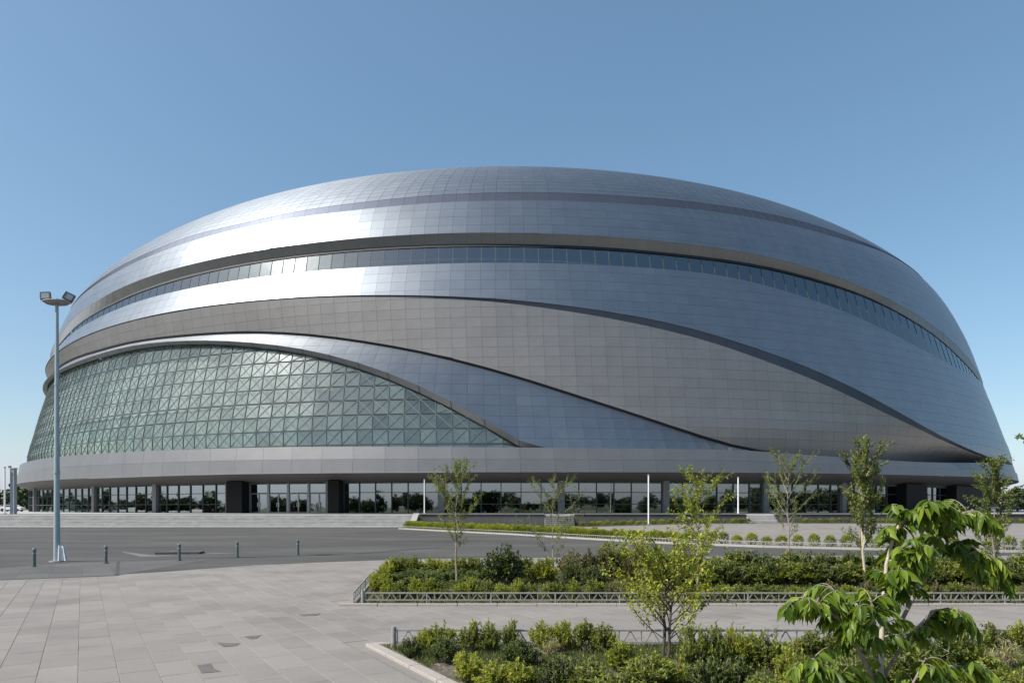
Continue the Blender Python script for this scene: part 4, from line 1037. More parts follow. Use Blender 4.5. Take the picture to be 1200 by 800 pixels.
# kerbs
def kerb_run(a, b, w, h, label, piece=.9, mat='curb'):
    a = Vector((*a, 0)); b = Vector((*b, 0)); L = (b - a).length; d = (b - a).normalized(); rz = math.atan2(d.y, d.x); n = max(1, round(L / piece))
    t = tag(empty('kerb', tuple(a), rz), label, 'kerb'); first = None
    for k in range(n):
        if first is None:
            m = MB(); m.box((0, 0, h / 2 - .03), (L / n - .012, w, h + .06)); o = m.build('kerb_stone', M[mat], t, bevel=.008); first = o.data
        else: o = obj('kerb_stone', first, t); md = o.modifiers.new('bevel', 'BEVEL'); md.width = .008; md.segments = 2
        o.location = (L / n * (k + .5), 0, random.gauss(0, .002))
kerb_run((-2.27, 10.94), (near_left(2.5) + .06, 2.5), .17, .045, 'pale pinkish granite kerb running diagonally beside the nearest bed')
kerb_run((-2.2, 10.92), (14, 10.92), .10, .05, 'narrow kerb along the far side of the nearest bed', mat='curb')
kerb_run((-3.9, 15.33), (22, 15.33), .12, .06, 'narrow kerb along the front of the middle bed')
for X0, X1 in ((-11.9, -6), (-6, 0), (0, 5.8), (5.8, 10.2), (10.2, 14.2), (14.2, 18.2), (18.2, 24.9), (24.9, 40)):
    pass
kc = tag(empty('kerb', (0, 55.9, 0)), 'pale kerb curving along the road in front of the long hedge', 'kerb')
fx = span(-11.9, 40, 60)
for x0, x1 in zip(fx[:-1], fx[1:]):
    m = MB(); y0, y1 = strip_front(x0) - 55.9, strip_front(x1) - 55.9
    z0_, z1_ = gz(x0, y0 + 55.9), gz(x1, y1 + 55.9)
    m.bar((x0, y0, .04 + z0_), (x1 - .01, y1, .04 + z1_), .12, .12, (0, 0, 1)); m.build('kerb_stone', M['curb_light'], kc)

# soil of the beds
structure(mesh('bed_soil', [(near_left(2.5) + .1, 2.5, .03), (14, 2.5, .03), (14, 10.87, .03), (-2.2, 10.87, .03)], [(0, 1, 2, 3)], M['soil']))
structure(mesh('bed_soil', [(-3.6, 15.4, .03), (28, 15.4, .03), (28, 22.9, .03), (-4.45, 22.9, .03)], [(0, 1, 2, 3)], M['soil']))
structure(sheet('bed_soil', span(-11.7, 45, 60), lambda x: strip_front(x) + .1, lambda x: strip_front(x) + 3.6 + 2.6 * ss(10, -6, x) + .0, M['soil'], .03, ny=3))
structure(sheet('bed_soil', span(7.7, 28, 20), lambda x: 77.6 + (27.9 - x) * .0, lambda x: 82.0, M['soil'], .03))
structure(sheet('bed_soil', span(33, 80, 20), lambda x: 79.2, lambda x: 82.0, M['soil'], .03))
def ss2(a, b, x):
    t = min(max((x - a) / (b - a), 0), 1); return t * t * (3 - 2 * t)

# ------------------------------------------------------------------ plants
class Leaves:
    def __init__(s): s.V = []; s.F = []; s.T = []
    def leaf(s, p, d, up, L, W, t, fold=.25):
        """folded leaf of two quads from p along d"""
        d = d.normalized(); side = d.cross(up)
        if side.length < 1e-4: side = d.cross(Vector((1, 0, 0)))
        side.normalize(); nrm = side.cross(d)
        n = len(s.V)
        m = p + d * L * .45
        s.V += [p, m + side * W / 2 + nrm * W * fold, p + d * L, m - side * W / 2 + nrm * W * fold, m]
        s.F += [(n, n + 1, n + 4), (n + 1, n + 2, n + 4), (n + 2, n + 3, n + 4), (n + 3, n, n + 4)]
        s.T += [t] * 4
    def mesh(s, name, mat):
        me = bpy.data.meshes.new(name); me.from_pydata([tuple(v) for v in s.V], [], s.F); me.materials.append(mat)
        at = me.attributes.new('tint', 'FLOAT', 'FACE'); at.data.foreach_set('value', np.array(s.T, dtype=np.float32))
        return me
def rvec(r, up=0.0):
    v = Vector((r.gauss(0, 1), r.gauss(0, 1), r.gauss(0, 1) + up)); return v.normalized()

def shrub_proto(name, seed, h, w, shoots, leafmat, leafL, leafW, dens, barkmat='bark', low=.25, spread=1.0):
    """upright radiating shoots clothed in leaves"""
    r = random.Random(seed); L = Leaves(); S = MB()
    for k in range(shoots):
        a = r.random() * math.tau; rad = (r.random() ** .6) * w / 2 * spread
        tip = Vector((math.cos(a) * rad, math.sin(a) * rad, h * (r.uniform(.62, 1.0) * (1 - .5 * (rad / (w / 2)) ** 2))))
        b = Vector((math.cos(a) * rad * .18, math.sin(a) * rad * .18, 0))
        c = b * .5 + tip * .35 + Vector((math.cos(a), math.sin(a), 0)) * rad * .25
        pts = [b.lerp(c, t).lerp(c.lerp(tip, t), t) for t in (0, .25, .5, .75, 1)]
        S.tube(pts, [.008 * h / .5, .006 * h / .5, .005 * h / .5, .004 * h / .5, .002], 4)
        tb = r.random()
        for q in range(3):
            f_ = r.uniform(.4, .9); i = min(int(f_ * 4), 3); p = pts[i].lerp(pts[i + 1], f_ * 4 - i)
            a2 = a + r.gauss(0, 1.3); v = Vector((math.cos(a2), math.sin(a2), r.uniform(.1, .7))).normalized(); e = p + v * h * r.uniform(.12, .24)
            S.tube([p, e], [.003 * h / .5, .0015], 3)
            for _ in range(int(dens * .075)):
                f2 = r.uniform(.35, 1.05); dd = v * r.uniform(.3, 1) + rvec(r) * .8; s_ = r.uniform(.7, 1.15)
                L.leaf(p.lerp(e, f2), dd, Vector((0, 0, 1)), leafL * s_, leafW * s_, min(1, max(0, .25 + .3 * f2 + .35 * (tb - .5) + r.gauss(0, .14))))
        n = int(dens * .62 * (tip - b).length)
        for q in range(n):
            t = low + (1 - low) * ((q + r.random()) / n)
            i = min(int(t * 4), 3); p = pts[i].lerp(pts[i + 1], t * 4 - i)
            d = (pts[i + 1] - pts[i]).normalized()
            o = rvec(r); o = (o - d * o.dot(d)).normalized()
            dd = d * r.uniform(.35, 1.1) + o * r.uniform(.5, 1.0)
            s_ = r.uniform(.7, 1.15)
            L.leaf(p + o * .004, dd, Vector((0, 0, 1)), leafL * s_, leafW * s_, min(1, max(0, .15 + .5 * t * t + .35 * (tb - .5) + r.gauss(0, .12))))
    t = empty(name); s = S.build('stems', M[barkmat], t)
    f = obj('foliage', L.mesh('foliage', M[leafmat]), t); stuff(f)
    kids[t.name] = [s, f]
    return t
protos = {}
def P_(key, **kw):
    t = shrub_proto(**kw); protos.setdefault(key, []).append(t)
for k in range(4): P_('green', name='shrub', seed=20 + k, h=.5, w=.42, shoots=34, leafmat='leaf_mid', leafL=.046, leafW=.023, dens=170)
for k in range(3): P_('dark', name='shrub', seed=40 + k, h=.5, w=.5, shoots=42, leafmat='leaf_dark', leafL=.046, leafW=.021, dens=150)
for k in range(3): P_('yellow', name='shrub', seed=60 + k, h=.5, w=.5, shoots=34, leafmat='leaf_yellow', leafL=.05, leafW=.025, dens=160)
for k in range(2): P_('brown', name='shrub', seed=80 + k, h=.5, w=.55, shoots=36, leafmat='leaf_brown', leafL=.05, leafW=.028, dens=110)
P_('pale', name='shrub', seed=90, h=.5, w=.5, shoots=22, leafmat='leaf_pale', leafL=.1, leafW=.014, dens=40)
for k in range(2): P_('stalk', name='shrub', seed=95 + k, h=.5, w=.4, shoots=22, leafmat='leaf_mid', leafL=.046, leafW=.023, dens=200, low=.45)
used = set()
prng = random.Random(77)
def shrub(kind, x, y, h, label, group=None, w=None, cat='shrub', z=None):
    lst = protos[kind]; p = prng.choice(lst)
    if p.name not in used:
        used.add(p.name); t = p
    else: t = copy_tree(p)
    s = h / .5; sx = s if w is None else w / {'green': .42, 'dark': .5, 'yellow': .5, 'brown': .55, 'pale': .5, 'stalk': .4}[kind]
    t.location = (x, y, (gz(x, y) + .03) if z is None else z); t.scale = (sx, sx, s); t.rotation_euler.z = prng.random() * math.tau
    tag(t, label, cat, group)
    return t

# hedge rows far away: enough leaf to read as clipped tufts
def tuft_proto(seed, mat):
    r = random.Random(seed); L = Leaves()
    for k in range(420):
        v = rvec(r, .2); rr = r.uniform(.55, 1.0)
        p = Vector((v.x * .34 * rr, v.y * .34 * rr, .27 + v.z * .27 * rr)); p.z = max(p.z, .03)
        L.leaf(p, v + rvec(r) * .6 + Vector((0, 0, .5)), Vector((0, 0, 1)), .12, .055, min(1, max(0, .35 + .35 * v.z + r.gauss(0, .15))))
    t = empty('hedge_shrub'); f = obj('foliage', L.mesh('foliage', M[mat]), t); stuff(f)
    m = MB(); m.tube([(0, 0, 0), (0, 0, .25)], [.02, .012], 5); s = m.build('stem', M['bark'], t)
    kids[t.name] = [f, s]
    return t
tufts = [tuft_proto(200 + k, 'leaf_yellow' if k != 1 else 'leaf_mid') for k in range(4)]
tused = set()
def tuft(x, y, s, label, group, sx=None):
    p = prng.choice(tufts)
    if p.name not in tused: tused.add(p.name); t = p
    else: t = copy_tree(p)
    t.location = (x, y, gz(x, y) + .03); t.scale = (sx or s, sx or s, s); t.rotation_euler.z = prng.random() * math.tau
    tag(t, label, 'shrub', group)
x = -11.2; 
while x < 34:
    y = strip_front(x); sl_ = (strip_front(x + .3) - strip_front(x - .3)) / .6; step_ = .72 / math.hypot(1, sl_)
    depth = 3.6 + 2.6 * ss2(10, -6, x)
    rows = 4 if x < 7 else (2 if x < 12 else 1)
    for k in range(rows):
        oy = y + .75 * math.hypot(1, sl_) * (1 + k * 1.1) + prng.gauss(0, .08)
        tuft(x, oy, prng.uniform(1.0, 1.35), 'small round yellow-green shrub in the long hedge curving beside the road', 'shrubs of the long curving hedge', prng.uniform(.85, 1.05))
    x += step_ * (1.15 if x > 12 else 1)
for k in range(44):
    x = 8 + k * .46
    if abs(x - 16) < .1: continue
    tuft(x, 79.2 + prng.gauss(0, .3) + .8 * (k % 2), prng.uniform(.7, 1.0), 'small yellow-green shrub in the hedge at the foot of the retaining wall', 'hedge at the foot of the retaining wall')
for k in range(44):
    x = 34 + k * .75
    tuft(x, 80.2 + prng.gauss(0, .3), prng.uniform(.7, 1.0), 'small yellow-green shrub in the hedge below the right end of the terrace', 'hedge below the right end of the terrace')

# middle bed: back row, left column, inner mass, front row
def at(px, Y): return (px - 600) / 800 * Y
n = 0
for px in (470, 487, 505, 521, 536, 549, 558):
    Y = 22.4; kind = 'yellow' if px in (521, 505) else 'green'
    shrub(kind, at(px, Y), Y, prng.uniform(.62, .72), f'{ORD[n]} small round shrub from the left in the back row of the middle bed', 'back row of the middle bed', .62); n += 1
n = 0
for (px, py) in ((441, 697), (444, 688), (449, 681), (455, 674), (463, 671)):
    X, Y = G2(px + 3, py)
    shrub('yellow', X, Y, .62, f'{["nearest", "second", "third", "fourth", "fifth"][n]} yellowish shrub in the row along the left side fence of the middle bed', 'left side row of the middle bed', .6); n += 1
for n, (px, Y, h, kind) in enumerate([(470, 19.5, .35, 'dark'), (485, 20.5, .4, 'dark'), (500, 19.8, .38, 'dark'), (515, 20.8, .4, 'dark'), (530, 19.9, .38, 'dark'), (545, 20.6, .42, 'dark'), (560, 19.6, .42, 'dark'), (478, 18.6, .3, 'dark'), (505, 18.7, .32, 'dark'), (552, 18.6, .36, 'dark'), (495, 21.4, .35, 'dark'), (525, 21.6, .35, 'dark')]):
    shrub(kind, at(px, Y), Y, h, f'{ORD[n]} low dark green ground-cover shrub in the left part of the middle bed', 'dark ground-cover shrubs in the middle bed', .95)
shrub('dark', at(588, 19.3), 19.3, 1.25, 'big round dark green bush taller than its neighbours left of the thin second sapling', None, 1.3)
n = 0
for px in range(452, 700, 17):
    kind = prng.choice(['yellow', 'yellow', 'green', 'green', 'yellow'])
    Y = 16.15 + prng.gauss(0, .08)
    shrub(kind, at(px + prng.gauss(0, 2), Y), Y, prng.uniform(.42, .6), f'{ORD[n]} small bright shrub from the left behind the middle fence', 'front row of the middle bed', .42); n += 1
for kk, px in enumerate(range(700, 1215, 21)):
    kind = prng.choice(['yellow', 'green', 'brown', 'green'])
    Y = 16.2 + prng.gauss(0, .08)
    shrub(kind, at(px, Y), Y, prng.uniform(.38, .52), f'{ORD[kk]} small shrub from the yellow tree rightwards in the row behind the middle fence', 'right part of the front row of the middle bed', .5)
for px, Y, h, kind, lab in ((628, 20.5, .7, 'green', 'mid green bush just right of the big round dark bush'), (640, 19.6, .85, 'yellow', 'loose yellow-green bush at the foot of the thin second sapling'), (613, 21.2, .8, 'dark', 'dark bush tucked behind the big round bush'), (668, 21, .95, 'brown', 'russet-tipped bush right of the thin second sapling'), (688, 20.2, 1.0, 'brown', 'tall russet-tipped bush in the centre of the middle bed'), (706, 21.4, 1.05, 'brown', 'russet bush half behind the yellow tree, left one'), (726, 21.8, 1.3, 'green', 'tallest green bush behind the yellow tree'), (745, 20.6, 1.1, 'brown', 'russet bush directly behind the yellow tree'), (672, 19.2, .75, 'dark', 'dark low bush in front of the russet bushes'), (695, 18.6, .7, 'dark', 'dark low bush left of the yellow tree')):
    shrub(kind, at(px, Y), Y, h, lab, None, h * 1.05)
for i, px in enumerate(list(range(765, 1225, 17))):
    for Y in (21.6, 19.2):
        shrub('dark' if prng.random() < .65 else 'green', at(px + prng.gauss(0, 3), Y + prng.gauss(0, .2)), Y, prng.uniform(.72, 1.0) * (1 if Y > 20 else .85), f'{ORD[i]} dark bush from the left in the thicket, {"rear" if Y > 20 else "front"} row, middle bed', 'dark thicket in the right half of the middle bed', prng.uniform(.9, 1.15))

# nearest bed: each shrub placed by eye
near = [
 (481, 772, 745, .32, 'dark', 'low spiky dark plant right of the thick fence post'),
 (500, 764, 735, .36, 'yellow', 'pale green loose shrub behind the spiky dark plant'),
 (517, 764, 727, .42, 'green', 'upright shrub rising above the fence near its left end'),
 (521, 778, 742, .42, 'dark', 'broad green shrub in front of the upright one near the fence end'),
 (551, 766, 725, .34, 'stalk', 'stalked rounded shrub on bare stems before the fence'),
 (573, 766, 726, .36, 'green', 'dense upright shrub right of the stalked rounded one'),
 (598, 762, 724, .26, 'stalk', 'thin wispy shrub between two fuller ones at the fence'),
 (612, 783, 742, .50, 'dark', 'wide dark shrub in front of the wispy one'),
 (635, 764, 726, .42, 'yellow', 'yellow-green ball-shaped shrub at the fence, left of a pair'),
 (660, 764, 726, .40, 'yellow', 'yellow-green ball-shaped shrub at the fence, right of a pair'),
 (647, 772, 745, .30, 'pale', 'small pale tufted plant under the ball-shaped pair'),
 (686, 766, 725, .40, 'stalk', 'rounded shrub with bare forked stems left of the yellow tree'),
 (709, 768, 728, .34, 'green', 'smaller rounded shrub just left of the yellow tree'),
 (551, 802, 760, .44, 'yellow', 'bright yellow-green shrub in the front left of the nearest bed'),
 (578, 812, 776, .46, 'yellow', 'bright low shrub right of the front left yellow one'),
 (605, 812, 772, .46, 'yellow', 'bright low shrub at the bottom below the wide dark one'),
 (655, 812, 764, .50, 'dark', 'dark feathery shrub at the bottom centre'),
 (690, 818, 770, .46, 'green', 'green shrub at the bottom between dark one and yellow tree'),
 (728, 790, 750, .40, 'yellow', 'yellow shrub at the left foot of the yellow tree'),
 (722, 830, 780, .50, 'green', 'green shrub at the bottom edge left of the yellow tree'),
 (757, 812, 762, .50, 'green', 'green shrub in front of the yellow tree trunk'),
 (790, 806, 768, .46, 'yellow', 'low yellowish shrub right of the yellow tree trunk'),
 (812, 790, 728, .40, 'green', 'tall green shrub left of a matching pair right of the yellow tree'),
 (836, 790, 727, .40, 'green', 'tall green shrub, right one of the pair right of the yellow tree'),
 (829, 815, 768, .50, 'dark', 'dark shrub below the tall green pair'),
 (866, 786, 727, .36, 'yellow', 'slender yellow-tipped shrub right of the tall green pair'),
 (862, 815, 768, .44, 'dark', 'dark bushy shrub under the slender yellow-tipped one'),
 (885, 786, 738, .40, 'green', 'bushy green shrub left of the drooping large leaves'),
 (905, 790, 735, .42, 'green', 'taller green shrub beside the drooping large leaves'),
 (893, 835, 784, .44, 'green', 'low green shrub at the bottom under the bushy pair'),
 (928, 808, 750, .40, 'yellow', 'bright yellow shrub below the drooping large leaves'),
 (925, 830, 790, .46, 'yellow', 'low yellow shrub at the bottom edge below the drooping leaves'),
 (960, 825, 770, .50, 'dark', 'dark shrub at the bottom left of the sapling trunk'),
 (1000, 835, 760, .55, 'green', 'green shrub at the foot of the large-leaved sapling'),
 (1060, 835, 745, .62, 'green', 'bushy shrub right of the large-leaved sapling trunk'),
 (1100, 820, 722, .66, 'dark', 'tall dark leafy bush behind the right-hand drooping leaves'),
 (1132, 815, 728, .60, 'green', 'tall green leafy bush right of the dark one'),
 (1096, 850, 770, .6, 'green', 'broad green bush at the bottom right of the sapling'),
 (1150, 835, 772, .55, 'green', 'round green bush at the bottom near the right edge'),
 (1165, 764, 728, .34, 'stalk', 'dark small shrub alone at the fence near the right edge'),
 (1196, 764, 722, .36, 'yellow', 'yellow-green shrub at the fence on the right edge'),
 (1181, 785, 750, .42, 'pale', 'pale yellow grassy plant near the right edge'),
 (1190, 825, 778, .5, 'yellow', 'yellow-green shrub in the bottom right corner'),
 (1040, 770, 728, .5, 'dark', 'dark shrub at the fence behind the sapling trunk'),
 (985, 770, 730, .5, 'green', 'green shrub at the fence behind the left drooping leaves'),
 (950, 770, 736, .4, 'green', 'green shrub at the fence left of the sapling'),
]
for px, pb, pt_, w, kind, lab in near:
    X, Y = G2(px, pb)
    h = (pb - pt_) / (800 / Y)
    shrub(kind, X, Y, h * 1.02, lab, None, w * 1.06)

# grass and weeds
def grass(x0, x1, y0, y1, n, hh, name, inside, seed, mask=None, w=.006):
    r = random.Random(seed); V = []; F = []; T = []
    for k in range(n):
        x = r.uniform(x0, x1); y = r.uniform(y0, y1)
        if not inside(x, y): continue
        if mask and noise.noise(Vector((x * .9, y * .9, seed))) < mask: continue
        h = hh * r.uniform(.4, 1.2); a = r.random() * math.tau; lean = r.uniform(.1, .7) * h
        dx, dy = math.cos(a) * w, math.sin(a) * w; b = r.random() * math.tau
        i = len(V); z = .03 + gz(x, y)
        V += [(x - dx, y - dy, z), (x + dx, y + dy, z), (x + math.cos(b) * lean, y + math.sin(b) * lean, z + h)]
        F.append((i, i + 1, i + 2)); T.append(min(1, max(0, r.gauss(.45, .22))))
    return stuff(mesh(name, V, F, M['grass'], None, T))
grass(-2.3, 13, 5.5, 10.8, 150000, .085, 'grass', lambda x, y: x > near_left(y) + .25 and abs(x) < y * .8, 5, -.22)
grass(-4.2, 18, 15.6, 22.8, 60000, .12, 'grass', lambda x, y: x > -4.2 + (22.8 - y) * .1, 6, -.3, .01)
# clods and pebbles
def clods(n, reg, seed):
    r = random.Random(seed); m = MB()
    for k in range(n):
        x = r.uniform(*reg[0]); y = r.uniform(*reg[1])
        if x < near_left(y) + .15: continue
        s = r.uniform(.008, .03); m.add([(x + s, y, .03), (x - s * .6, y + s, .03), (x - s * .5, y - s, .03), (x, y, .03 + s)], [(0, 1, 3), (1, 2, 3), (2, 0, 3)])
    return stuff(m.build('gravel', M['curb']))
clods(2600, ((-2.2, 5), (7, 10.8)), 4)

# saplings
def crown_tree(name, x, y, h, crown_w, crown_z0, nb, leaf, label, seed, leafL=.06, leafW=.03, nleaf=1800, bark='bark', trunks=1, lean=(0, 0), r0=.025, low_branches=0, cat='tree', up=.75, tr=.9):
    r = random.Random(seed); root = tag(empty(name, (x, y, gz(x, y))), label, cat)
    tips = []
    for tk in range(trunks):
        a0 = r.random() * math.tau; m = MB(); q = [Vector((math.cos(a0) * .06 * tk, math.sin(a0) * .06 * tk, 0))]
        ln = Vector((lean[0], lean[1], 0)) + Vector((r.gauss(0, .05), r.gauss(0, .05), 0)) * tk * 2
        hh = h * (1 if tk == 0 else r.uniform(.8, .92))
        for k in range(1, 9):
            t = k / 8; q.append(q[0] * (1 + t * 2) + ln * t + Vector((r.gauss(0, .02), r.gauss(0, .02), hh * t)))
        m.tube(q, [r0 * (1 - .85 * k / 8) for k in range(9)], 7); m.build('trunk', M[bark], root)
        tips.append((q, tk))
    L = Leaves(); total = nb
    segs = []
    for k in range(nb):
        q, tk = tips[k % trunks]
        t = crown_z0 / h + (1 - crown_z0 / h) * ((k + r.random() * .6) / nb) ** 1.05
        t = min(t, .97)
        i = min(int(t * 8), 7); p = q[i].lerp(q[i + 1], t * 8 - i)
        a = k * 2.4 + r.uniform(-.5, .5)
        env = math.sin(math.pi * min(1, max(0.12, (t - crown_z0 / h) / (1 - crown_z0 / h) * .82 + .18))) ** .7
        ln_ = crown_w / 2 * env * r.uniform(.75, 1.15) + .08
        pts = [p]; d = Vector((math.cos(a), math.sin(a), up * r.uniform(.8, 1.4))).normalized()
        for s in range(4):
            d = (d + rvec(r) * .18 + Vector((0, 0, .10))).normalized(); pts.append(pts[-1] + d * ln_ * 1.25 / 4)
        m = MB(); m.tube(pts, [r0 * .36 * (1 - .75 * s / 4) for s in range(5)], 5)
        ends = [(pts, .25)]
        for s in range(3):
            b0 = pts[1 + s]; dd = (d + rvec(r) * .8).normalized(); tp = [b0, b0 + dd * ln_ * .22, b0 + dd * ln_ * .42 + Vector((0, 0, .03))]
            m.tube(tp, [r0 * .16, r0 * .12, r0 * .06], 4); ends.append((tp, 0))
        m.build('branch', M[bark], root)
        segs += ends
    q = tips[0][0]; segs.append((q[6:], 0)); segs.append((q[6:], 0))
    tot = sum(sum((b - a).length for a, b in zip(s[0][:-1], s[0][1:])) for s in segs)
    for pts, lo in segs:
        ln_ = sum((b - a).length for a, b in zip(pts[:-1], pts[1:])); n = int(nleaf * ln_ / tot)
        tb = r.gauss(0, .12)
        for _ in range(n):
            t = lo + (1 - lo) * r.random(); u = t * (len(pts) - 1); i = min(int(u), len(pts) - 2); p = pts[i].lerp(pts[i + 1], u - i)
            d = (pts[i + 1] - pts[i]).normalized(); o = rvec(r); dd = d * .3 + o * .9 + Vector((0, 0, -.25))
            s_ = r.uniform(.6, 1.25)
            L.leaf(p + o * .02, dd, Vector((0, 0, 1)) + rvec(r) * .5, leafL * s_, leafW * s_, min(1, max(0, .45 + tb + r.gauss(0, .2))), .2)
    stuff(obj('crown', L.mesh('crown', M[leaf]), root))
    return root
crown_tree('sapling', at(535, 18.9), 18.9, 3.35, 2.1, .95, 17, 'leaf_tree', 'slender young tree with airy crown at the left of the middle bed', 1, nleaf=4200, r0=.032, up=1.3)
crown_tree('sapling', at(648, 19.5), 19.5, 2.95, 1.9, .7, 16, 'leaf_tree', 'thinnest sapling with very sparse leaves right of the big dark bush', 2, nleaf=2000, r0=.022, leafL=.06, leafW=.03)
crown_tree('sapling', at(920, 23.0), 22.7, 3.75, 2.5, 1.1, 19, 'leaf_tree', 'young tree with thin straight trunk and open crown right of centre', 3, nleaf=4200, r0=.032, bark='bark', up=1.1)
crown_tree('sapling', at(1013, 18.9), 18.9, 3.95, 1.95, .95, 26, 'leaf_tree', 'densest and tallest sapling with twin trunks in the middle bed', 4, nleaf=9500, r0=.04, trunks=2, up=1.6, bark='bark_pale', leafL=.07, leafW=.038)
crown_tree('sapling', at(1165, 19.5), 19.5, 3.5, 1.7, .7, 22, 'leaf_tree', 'leafy sapling rising near the right edge before the arena end', 5, nleaf=6400, r0=.026, up=1.5, leafL=.07, leafW=.036)
crown_tree('sapling', at(818, 16.9), 16.9, 2.95, 1.9, 1.0, 16, 'leaf_yellow', 'spindly yellow-green sapling rising behind the near yellow tree', 6, nleaf=2200, r0=.02, up=1.2, trunks=2, leafL=.085, leafW=.04)
crown_tree('small_tree', at(782, 9.8), 9.8, 1.50, 1.8, .30, 34, 'leaf_yellow', 'near small tree with dense yellow-green leaves and dark leaning trunk', 7, nleaf=4300, r0=.026, lean=(.12, 0), bark='bark_dark', trunks=2, leafL=.062, leafW=.034, up=.75)



# the close sapling: every large leaf is a piece of its own
def big_leaf_mesh(seed):
    r = random.Random(seed); V = []; F = []; T = []; n = 7; L_, W_ = 1.0, .30
    prof = [0, .6, .95, 1.0, .86, .55, .22, 0]
    curl = r.uniform(.12, .3); tw = r.uniform(-.15, .15)
    for i in range(n + 1):
        t = i / n; w = W_ / 2 * prof[i]; z = -curl * t * t; 
        for s in (-1, 0, 1):
            V.append((t * L_ * (1 - .08 * t), s * w * (1 + .08 * math.sin(i * 5 + seed)) + tw * t * t, z + abs(s) * w * .38 + s * w * tw))
    for i in range(n):
        for s in (0, 1):
            a = i * 3 + s; F.append((a, a + 3, a + 4, a + 1)); 
    tt = [.3, .45, .6, .75, .4, .9, .2, .55][seed % 8]
    me = bpy.data.meshes.new('leaf'); me.from_pydata(V, [], F); me.materials.append(M['leaf_big'])
    at_ = me.attributes.new('tint', 'FLOAT', 'FACE'); at_.data.foreach_set('value', np.full(len(F), tt, dtype=np.float32))
    me.polygons.foreach_set('use_smooth', [True] * len(F))
    return me
NT = tag(empty('large_leaved_sapling', (1.98, 3.75, 0.0)), 'close young tree with large drooping bright green leaves at the right', 'tree')
YN = 3.75
def Q(px, py, dy=0.0):
    Y = YN + dy; return Vector(((px - 600) / 800 * Y - 1.98, Y - 3.75, 2.2 + (595 - py) / 800 * Y))
bl = [big_leaf_mesh(k) for k in range(8)]
limbs = [
 ('trunk', [Q(1024, 1060), Q(1030, 900), Q(1032, 800), Q(1034, 720), Q(1039, 660), Q(1048, 625), Q(1062, 600)], [.022, .020, .016, .013, .010, .008, .005], .28, 30),
 ('branch', [Q(1050, 740), Q(1070, 700, .05), Q(1090, 655, .1), Q(1104, 622, .12), Q(1116, 603, .12), Q(1140, 598, .1), Q(1156, 606, .1)], [.012, .011, .010, .009, .007, .005, .003], .42, 34),
 ('branch', [Q(1090, 655, .1), Q(1112, 640, .1), Q(1140, 640, 0.05), Q(1160, 655, .0), Q(1170, 675, 0)], [.009, .008, .006, .005, .003], .2, 22),
 ('branch', [Q(1032, 810), Q(1008, 765, -.1), Q(982, 724, -.15), Q(956, 704, -.15), Q(934, 704, -.12)], [.012, .010, .008, .006, .003], .3, 30),
 ('branch', [Q(1031, 780), Q(1010, 735, .15), Q(990, 700, .2), Q(975, 690, .2)], [.009, .008, .006, .003], .35, 16),
 ('branch', [Q(1036, 790), Q(1065, 745, .1), Q(1095, 715, .12), Q(1118, 712, .1), Q(1132, 728, .1)], [.011, .009, .008, .006, .003], .25, 28),
 ('branch', [Q(1048, 625), Q(1070, 600, -.05), Q(1092, 590, -.1), Q(1112, 592, -.1)], [.007, .006, .004, .003], .2, 16),
 ('branch', [Q(1034, 715), Q(1050, 690, -.15), Q(1066, 660, -.2), Q(1075, 640, -.2)], [.008, .007, .005, .003], .2, 18),
 ('branch', [Q(1030, 850), Q(1000, 810, -.2), Q(968, 780, -.2), Q(940, 775, -.2)], [.010, .009, .007, .003], .3, 16),
 ('branch', [Q(1030, 850), Q(1065, 810, -.1), Q(1110, 780, -.1), Q(1150, 780, 0)], [.010, .009, .007, .003], .2, 20),
 ('branch', [Q(1032, 760), Q(1024, 730, -.3), Q(1020, 700, -.35)], [.008, .006, .003], .2, 12),
 ('branch', [Q(1030, 880, .0), Q(1050, 840, -.2), Q(1070, 800, -.3), Q(1085, 770, -.3)], [.010, .008, .006, .003], .2, 16),
]
r = random.Random(12); nlf = 0; many = MB(); allf = []
for nm, pts, rad, lo, nl in limbs:
    m = MB(); m.tube(pts, rad, 8)
    shoots = max(9, int(nl * .85))
    for k in range(shoots):
        t = lo + (1 - lo) * (k + .6) / shoots; t = min(t, .995); u = t * (len(pts) - 1); i = min(int(u), len(pts) - 2)
        p = pts[i].lerp(pts[i + 1], u - i); d = (pts[i + 1] - pts[i]).normalized()
        a = r.random() * math.tau
        o = Vector((math.cos(a), math.sin(a) * .8, .55)); v = (o * .8 + d * .6).normalized()
        tw_ = [p]; L0 = r.uniform(.07, .16)
        for q in range(6):
            v = (v + Vector((0, 0, -.25)) + rvec(r) * .08).normalized(); tw_.append(tw_[-1] + v * L0 / 6)
        m.tube(tw_, [.0035, .003, .0028, .0024, .002, .0016, .001], 4)
        n = r.randint(11, 15); tb = r.gauss(0, .12)
        for q in range(n):
            t2 = (q + .5) / n; u = t2 * 6; i2 = min(int(u), 5); p2 = tw_[i2].lerp(tw_[i2 + 1], u - i2); d2 = (tw_[i2 + 1] - tw_[i2]).normalized()
            sd = d2.cross(Vector((0, 0, 1))); sd = sd.normalized() if sd.length > .05 else Vector((1, 0, 0))
            sd = sd * (1 if q % 2 else -1)
            dirn = (sd * r.uniform(.35, .7) + d2 * .5 + Vector((r.gauss(0, .12), r.gauss(0, .2), -.75 * r.uniform(.5, 1.2)))).normalized()
            yax = Vector((0, 0, 1)).cross(dirn).normalized(); zax = dirn.cross(yax)
            rot = Matrix((dirn, yax, zax)).transposed().to_4x4() @ Matrix.Rotation(r.gauss(0, .5), 4, 'X')
            L_ = r.uniform(.075, .145) * (1 - .25 * t2)
            allf.append((p2, rot, L_, min(1, max(0, .5 + tb + r.gauss(0, .22)))))
    m.build(nm, M['bark_pale'] if nm == 'trunk' else M['bark'], NT, smooth=True)
r.shuffle(allf)
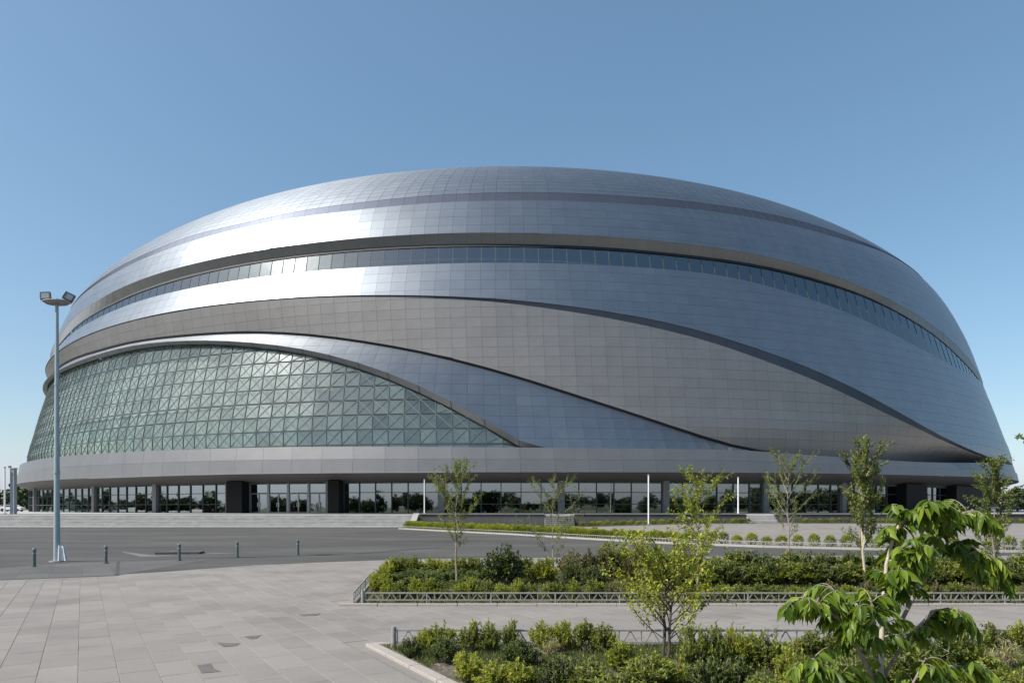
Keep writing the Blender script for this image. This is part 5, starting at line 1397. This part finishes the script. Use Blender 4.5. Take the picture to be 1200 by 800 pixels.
for p2, rot, L_, tt in allf:
    MX = Matrix.Translation(p2) @ rot @ Matrix.Scale(L_, 4)
    if nlf < 300:
        o = obj('leaf', bl[r.randrange(8)], NT); o.matrix_basis = MX; nlf += 1
    else:
        me = bl[r.randrange(8)]
        many.add([MX @ v.co for v in me.vertices], [tuple(f.vertices) for f in me.polygons], tt)
stuff(many.build('leaf', M['leaf_big'], NT, smooth=True))

# tree mostly outside the frame whose twig reaches in at the right edge
tw = tag(empty('garden_tree', (at(1290, 8.2), 8.2, 0)), 'tree just outside the right edge, only a leafy twig tip showing against the sky', 'tree')
m = MB(); m.tube([(0, 0, 0), (.02, 0, 1.5), (0, 0, 3.0), (.05, 0, 3.6)], [.04, .035, .02, .01], 8); m.build('trunk', M['bark'], tw)
Lf = Leaves(); r = random.Random(9)
for k in range(9):
    a = k * 2.4; z = 1.8 + k * .18
    e = Vector((math.cos(a) * .7, math.sin(a) * .7, z + .35))
    if k == 5: e = Vector((at(1191, 8.2) - tw.location.x, 0, 2.2 + (595 - 511) / 800 * 8.2))
    pts = [Vector((0, 0, z)), Vector((0, 0, z)).lerp(e, .5) + Vector((0, 0, .05)), e]
    m = MB(); m.tube(pts, [.01, .007, .002], 5); m.build('branch', M['bark'], tw)
    for q in range(46):
        t = r.uniform(.3, 1.0) if k != 5 else r.uniform(.75, 1.0); p = pts[0].lerp(pts[2], t)
        Lf.leaf(p, rvec(r), Vector((0, 0, 1)), .075, .035, r.random() * .7)
stuff(obj('crown', Lf.mesh('crown', M['leaf_tree']), tw))

# ------------------------------------------------------------------ woods far beyond the arena and across the road behind the viewpoint
def wood(name, spots, seed, cards=260):
    r = random.Random(seed); L = Leaves()
    for x, y, z, h, w in spots:
        for k in range(cards):
            v = rvec(r, .1); rr = r.uniform(.6, 1.0) * (1 + .25 * noise.noise(v * 2 + Vector((x, y, 0))))
            p = Vector((x + v.x * w / 2 * rr, y + v.y * w / 2 * rr, z + h * .55 + v.z * h * .45 * rr))
            s = w * .16
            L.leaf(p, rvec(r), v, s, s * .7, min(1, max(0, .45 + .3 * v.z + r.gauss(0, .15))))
    o = obj(name, L.mesh(name, M['far_leaf'])); return stuff(o)
r = random.Random(31)
sp = []
for k in range(34):
    sp.append((r.uniform(-230, -112), r.uniform(170, 260), 1.0, r.uniform(5, 8.5), r.uniform(6, 9)))
for k in range(40):
    sp.append((r.uniform(118, 260), r.uniform(165, 250), 1.0, r.uniform(7, 12), r.uniform(7, 11)))
wood('distant_wood', sp, 8)
sp = []
for k in range(90):
    sp.append((-190 + k * 4.2 + r.gauss(0, 2), -95 + r.gauss(0, 9), 0.0, r.uniform(5.5, 8.5) * (1.0 + .25 * math.sin(k * .35)), r.uniform(7, 10)))
for k in range(60):
    sp.append((r.gauss(-215, 12), -90 + k * 4.2, -.5, r.uniform(5, 8), r.uniform(7, 10)))
    sp.append((r.gauss(190, 12), -90 + k * 3.6, 0.0, r.uniform(6, 10), r.uniform(7, 10)))
wood('wood_behind_viewpoint', sp, 9, 320)
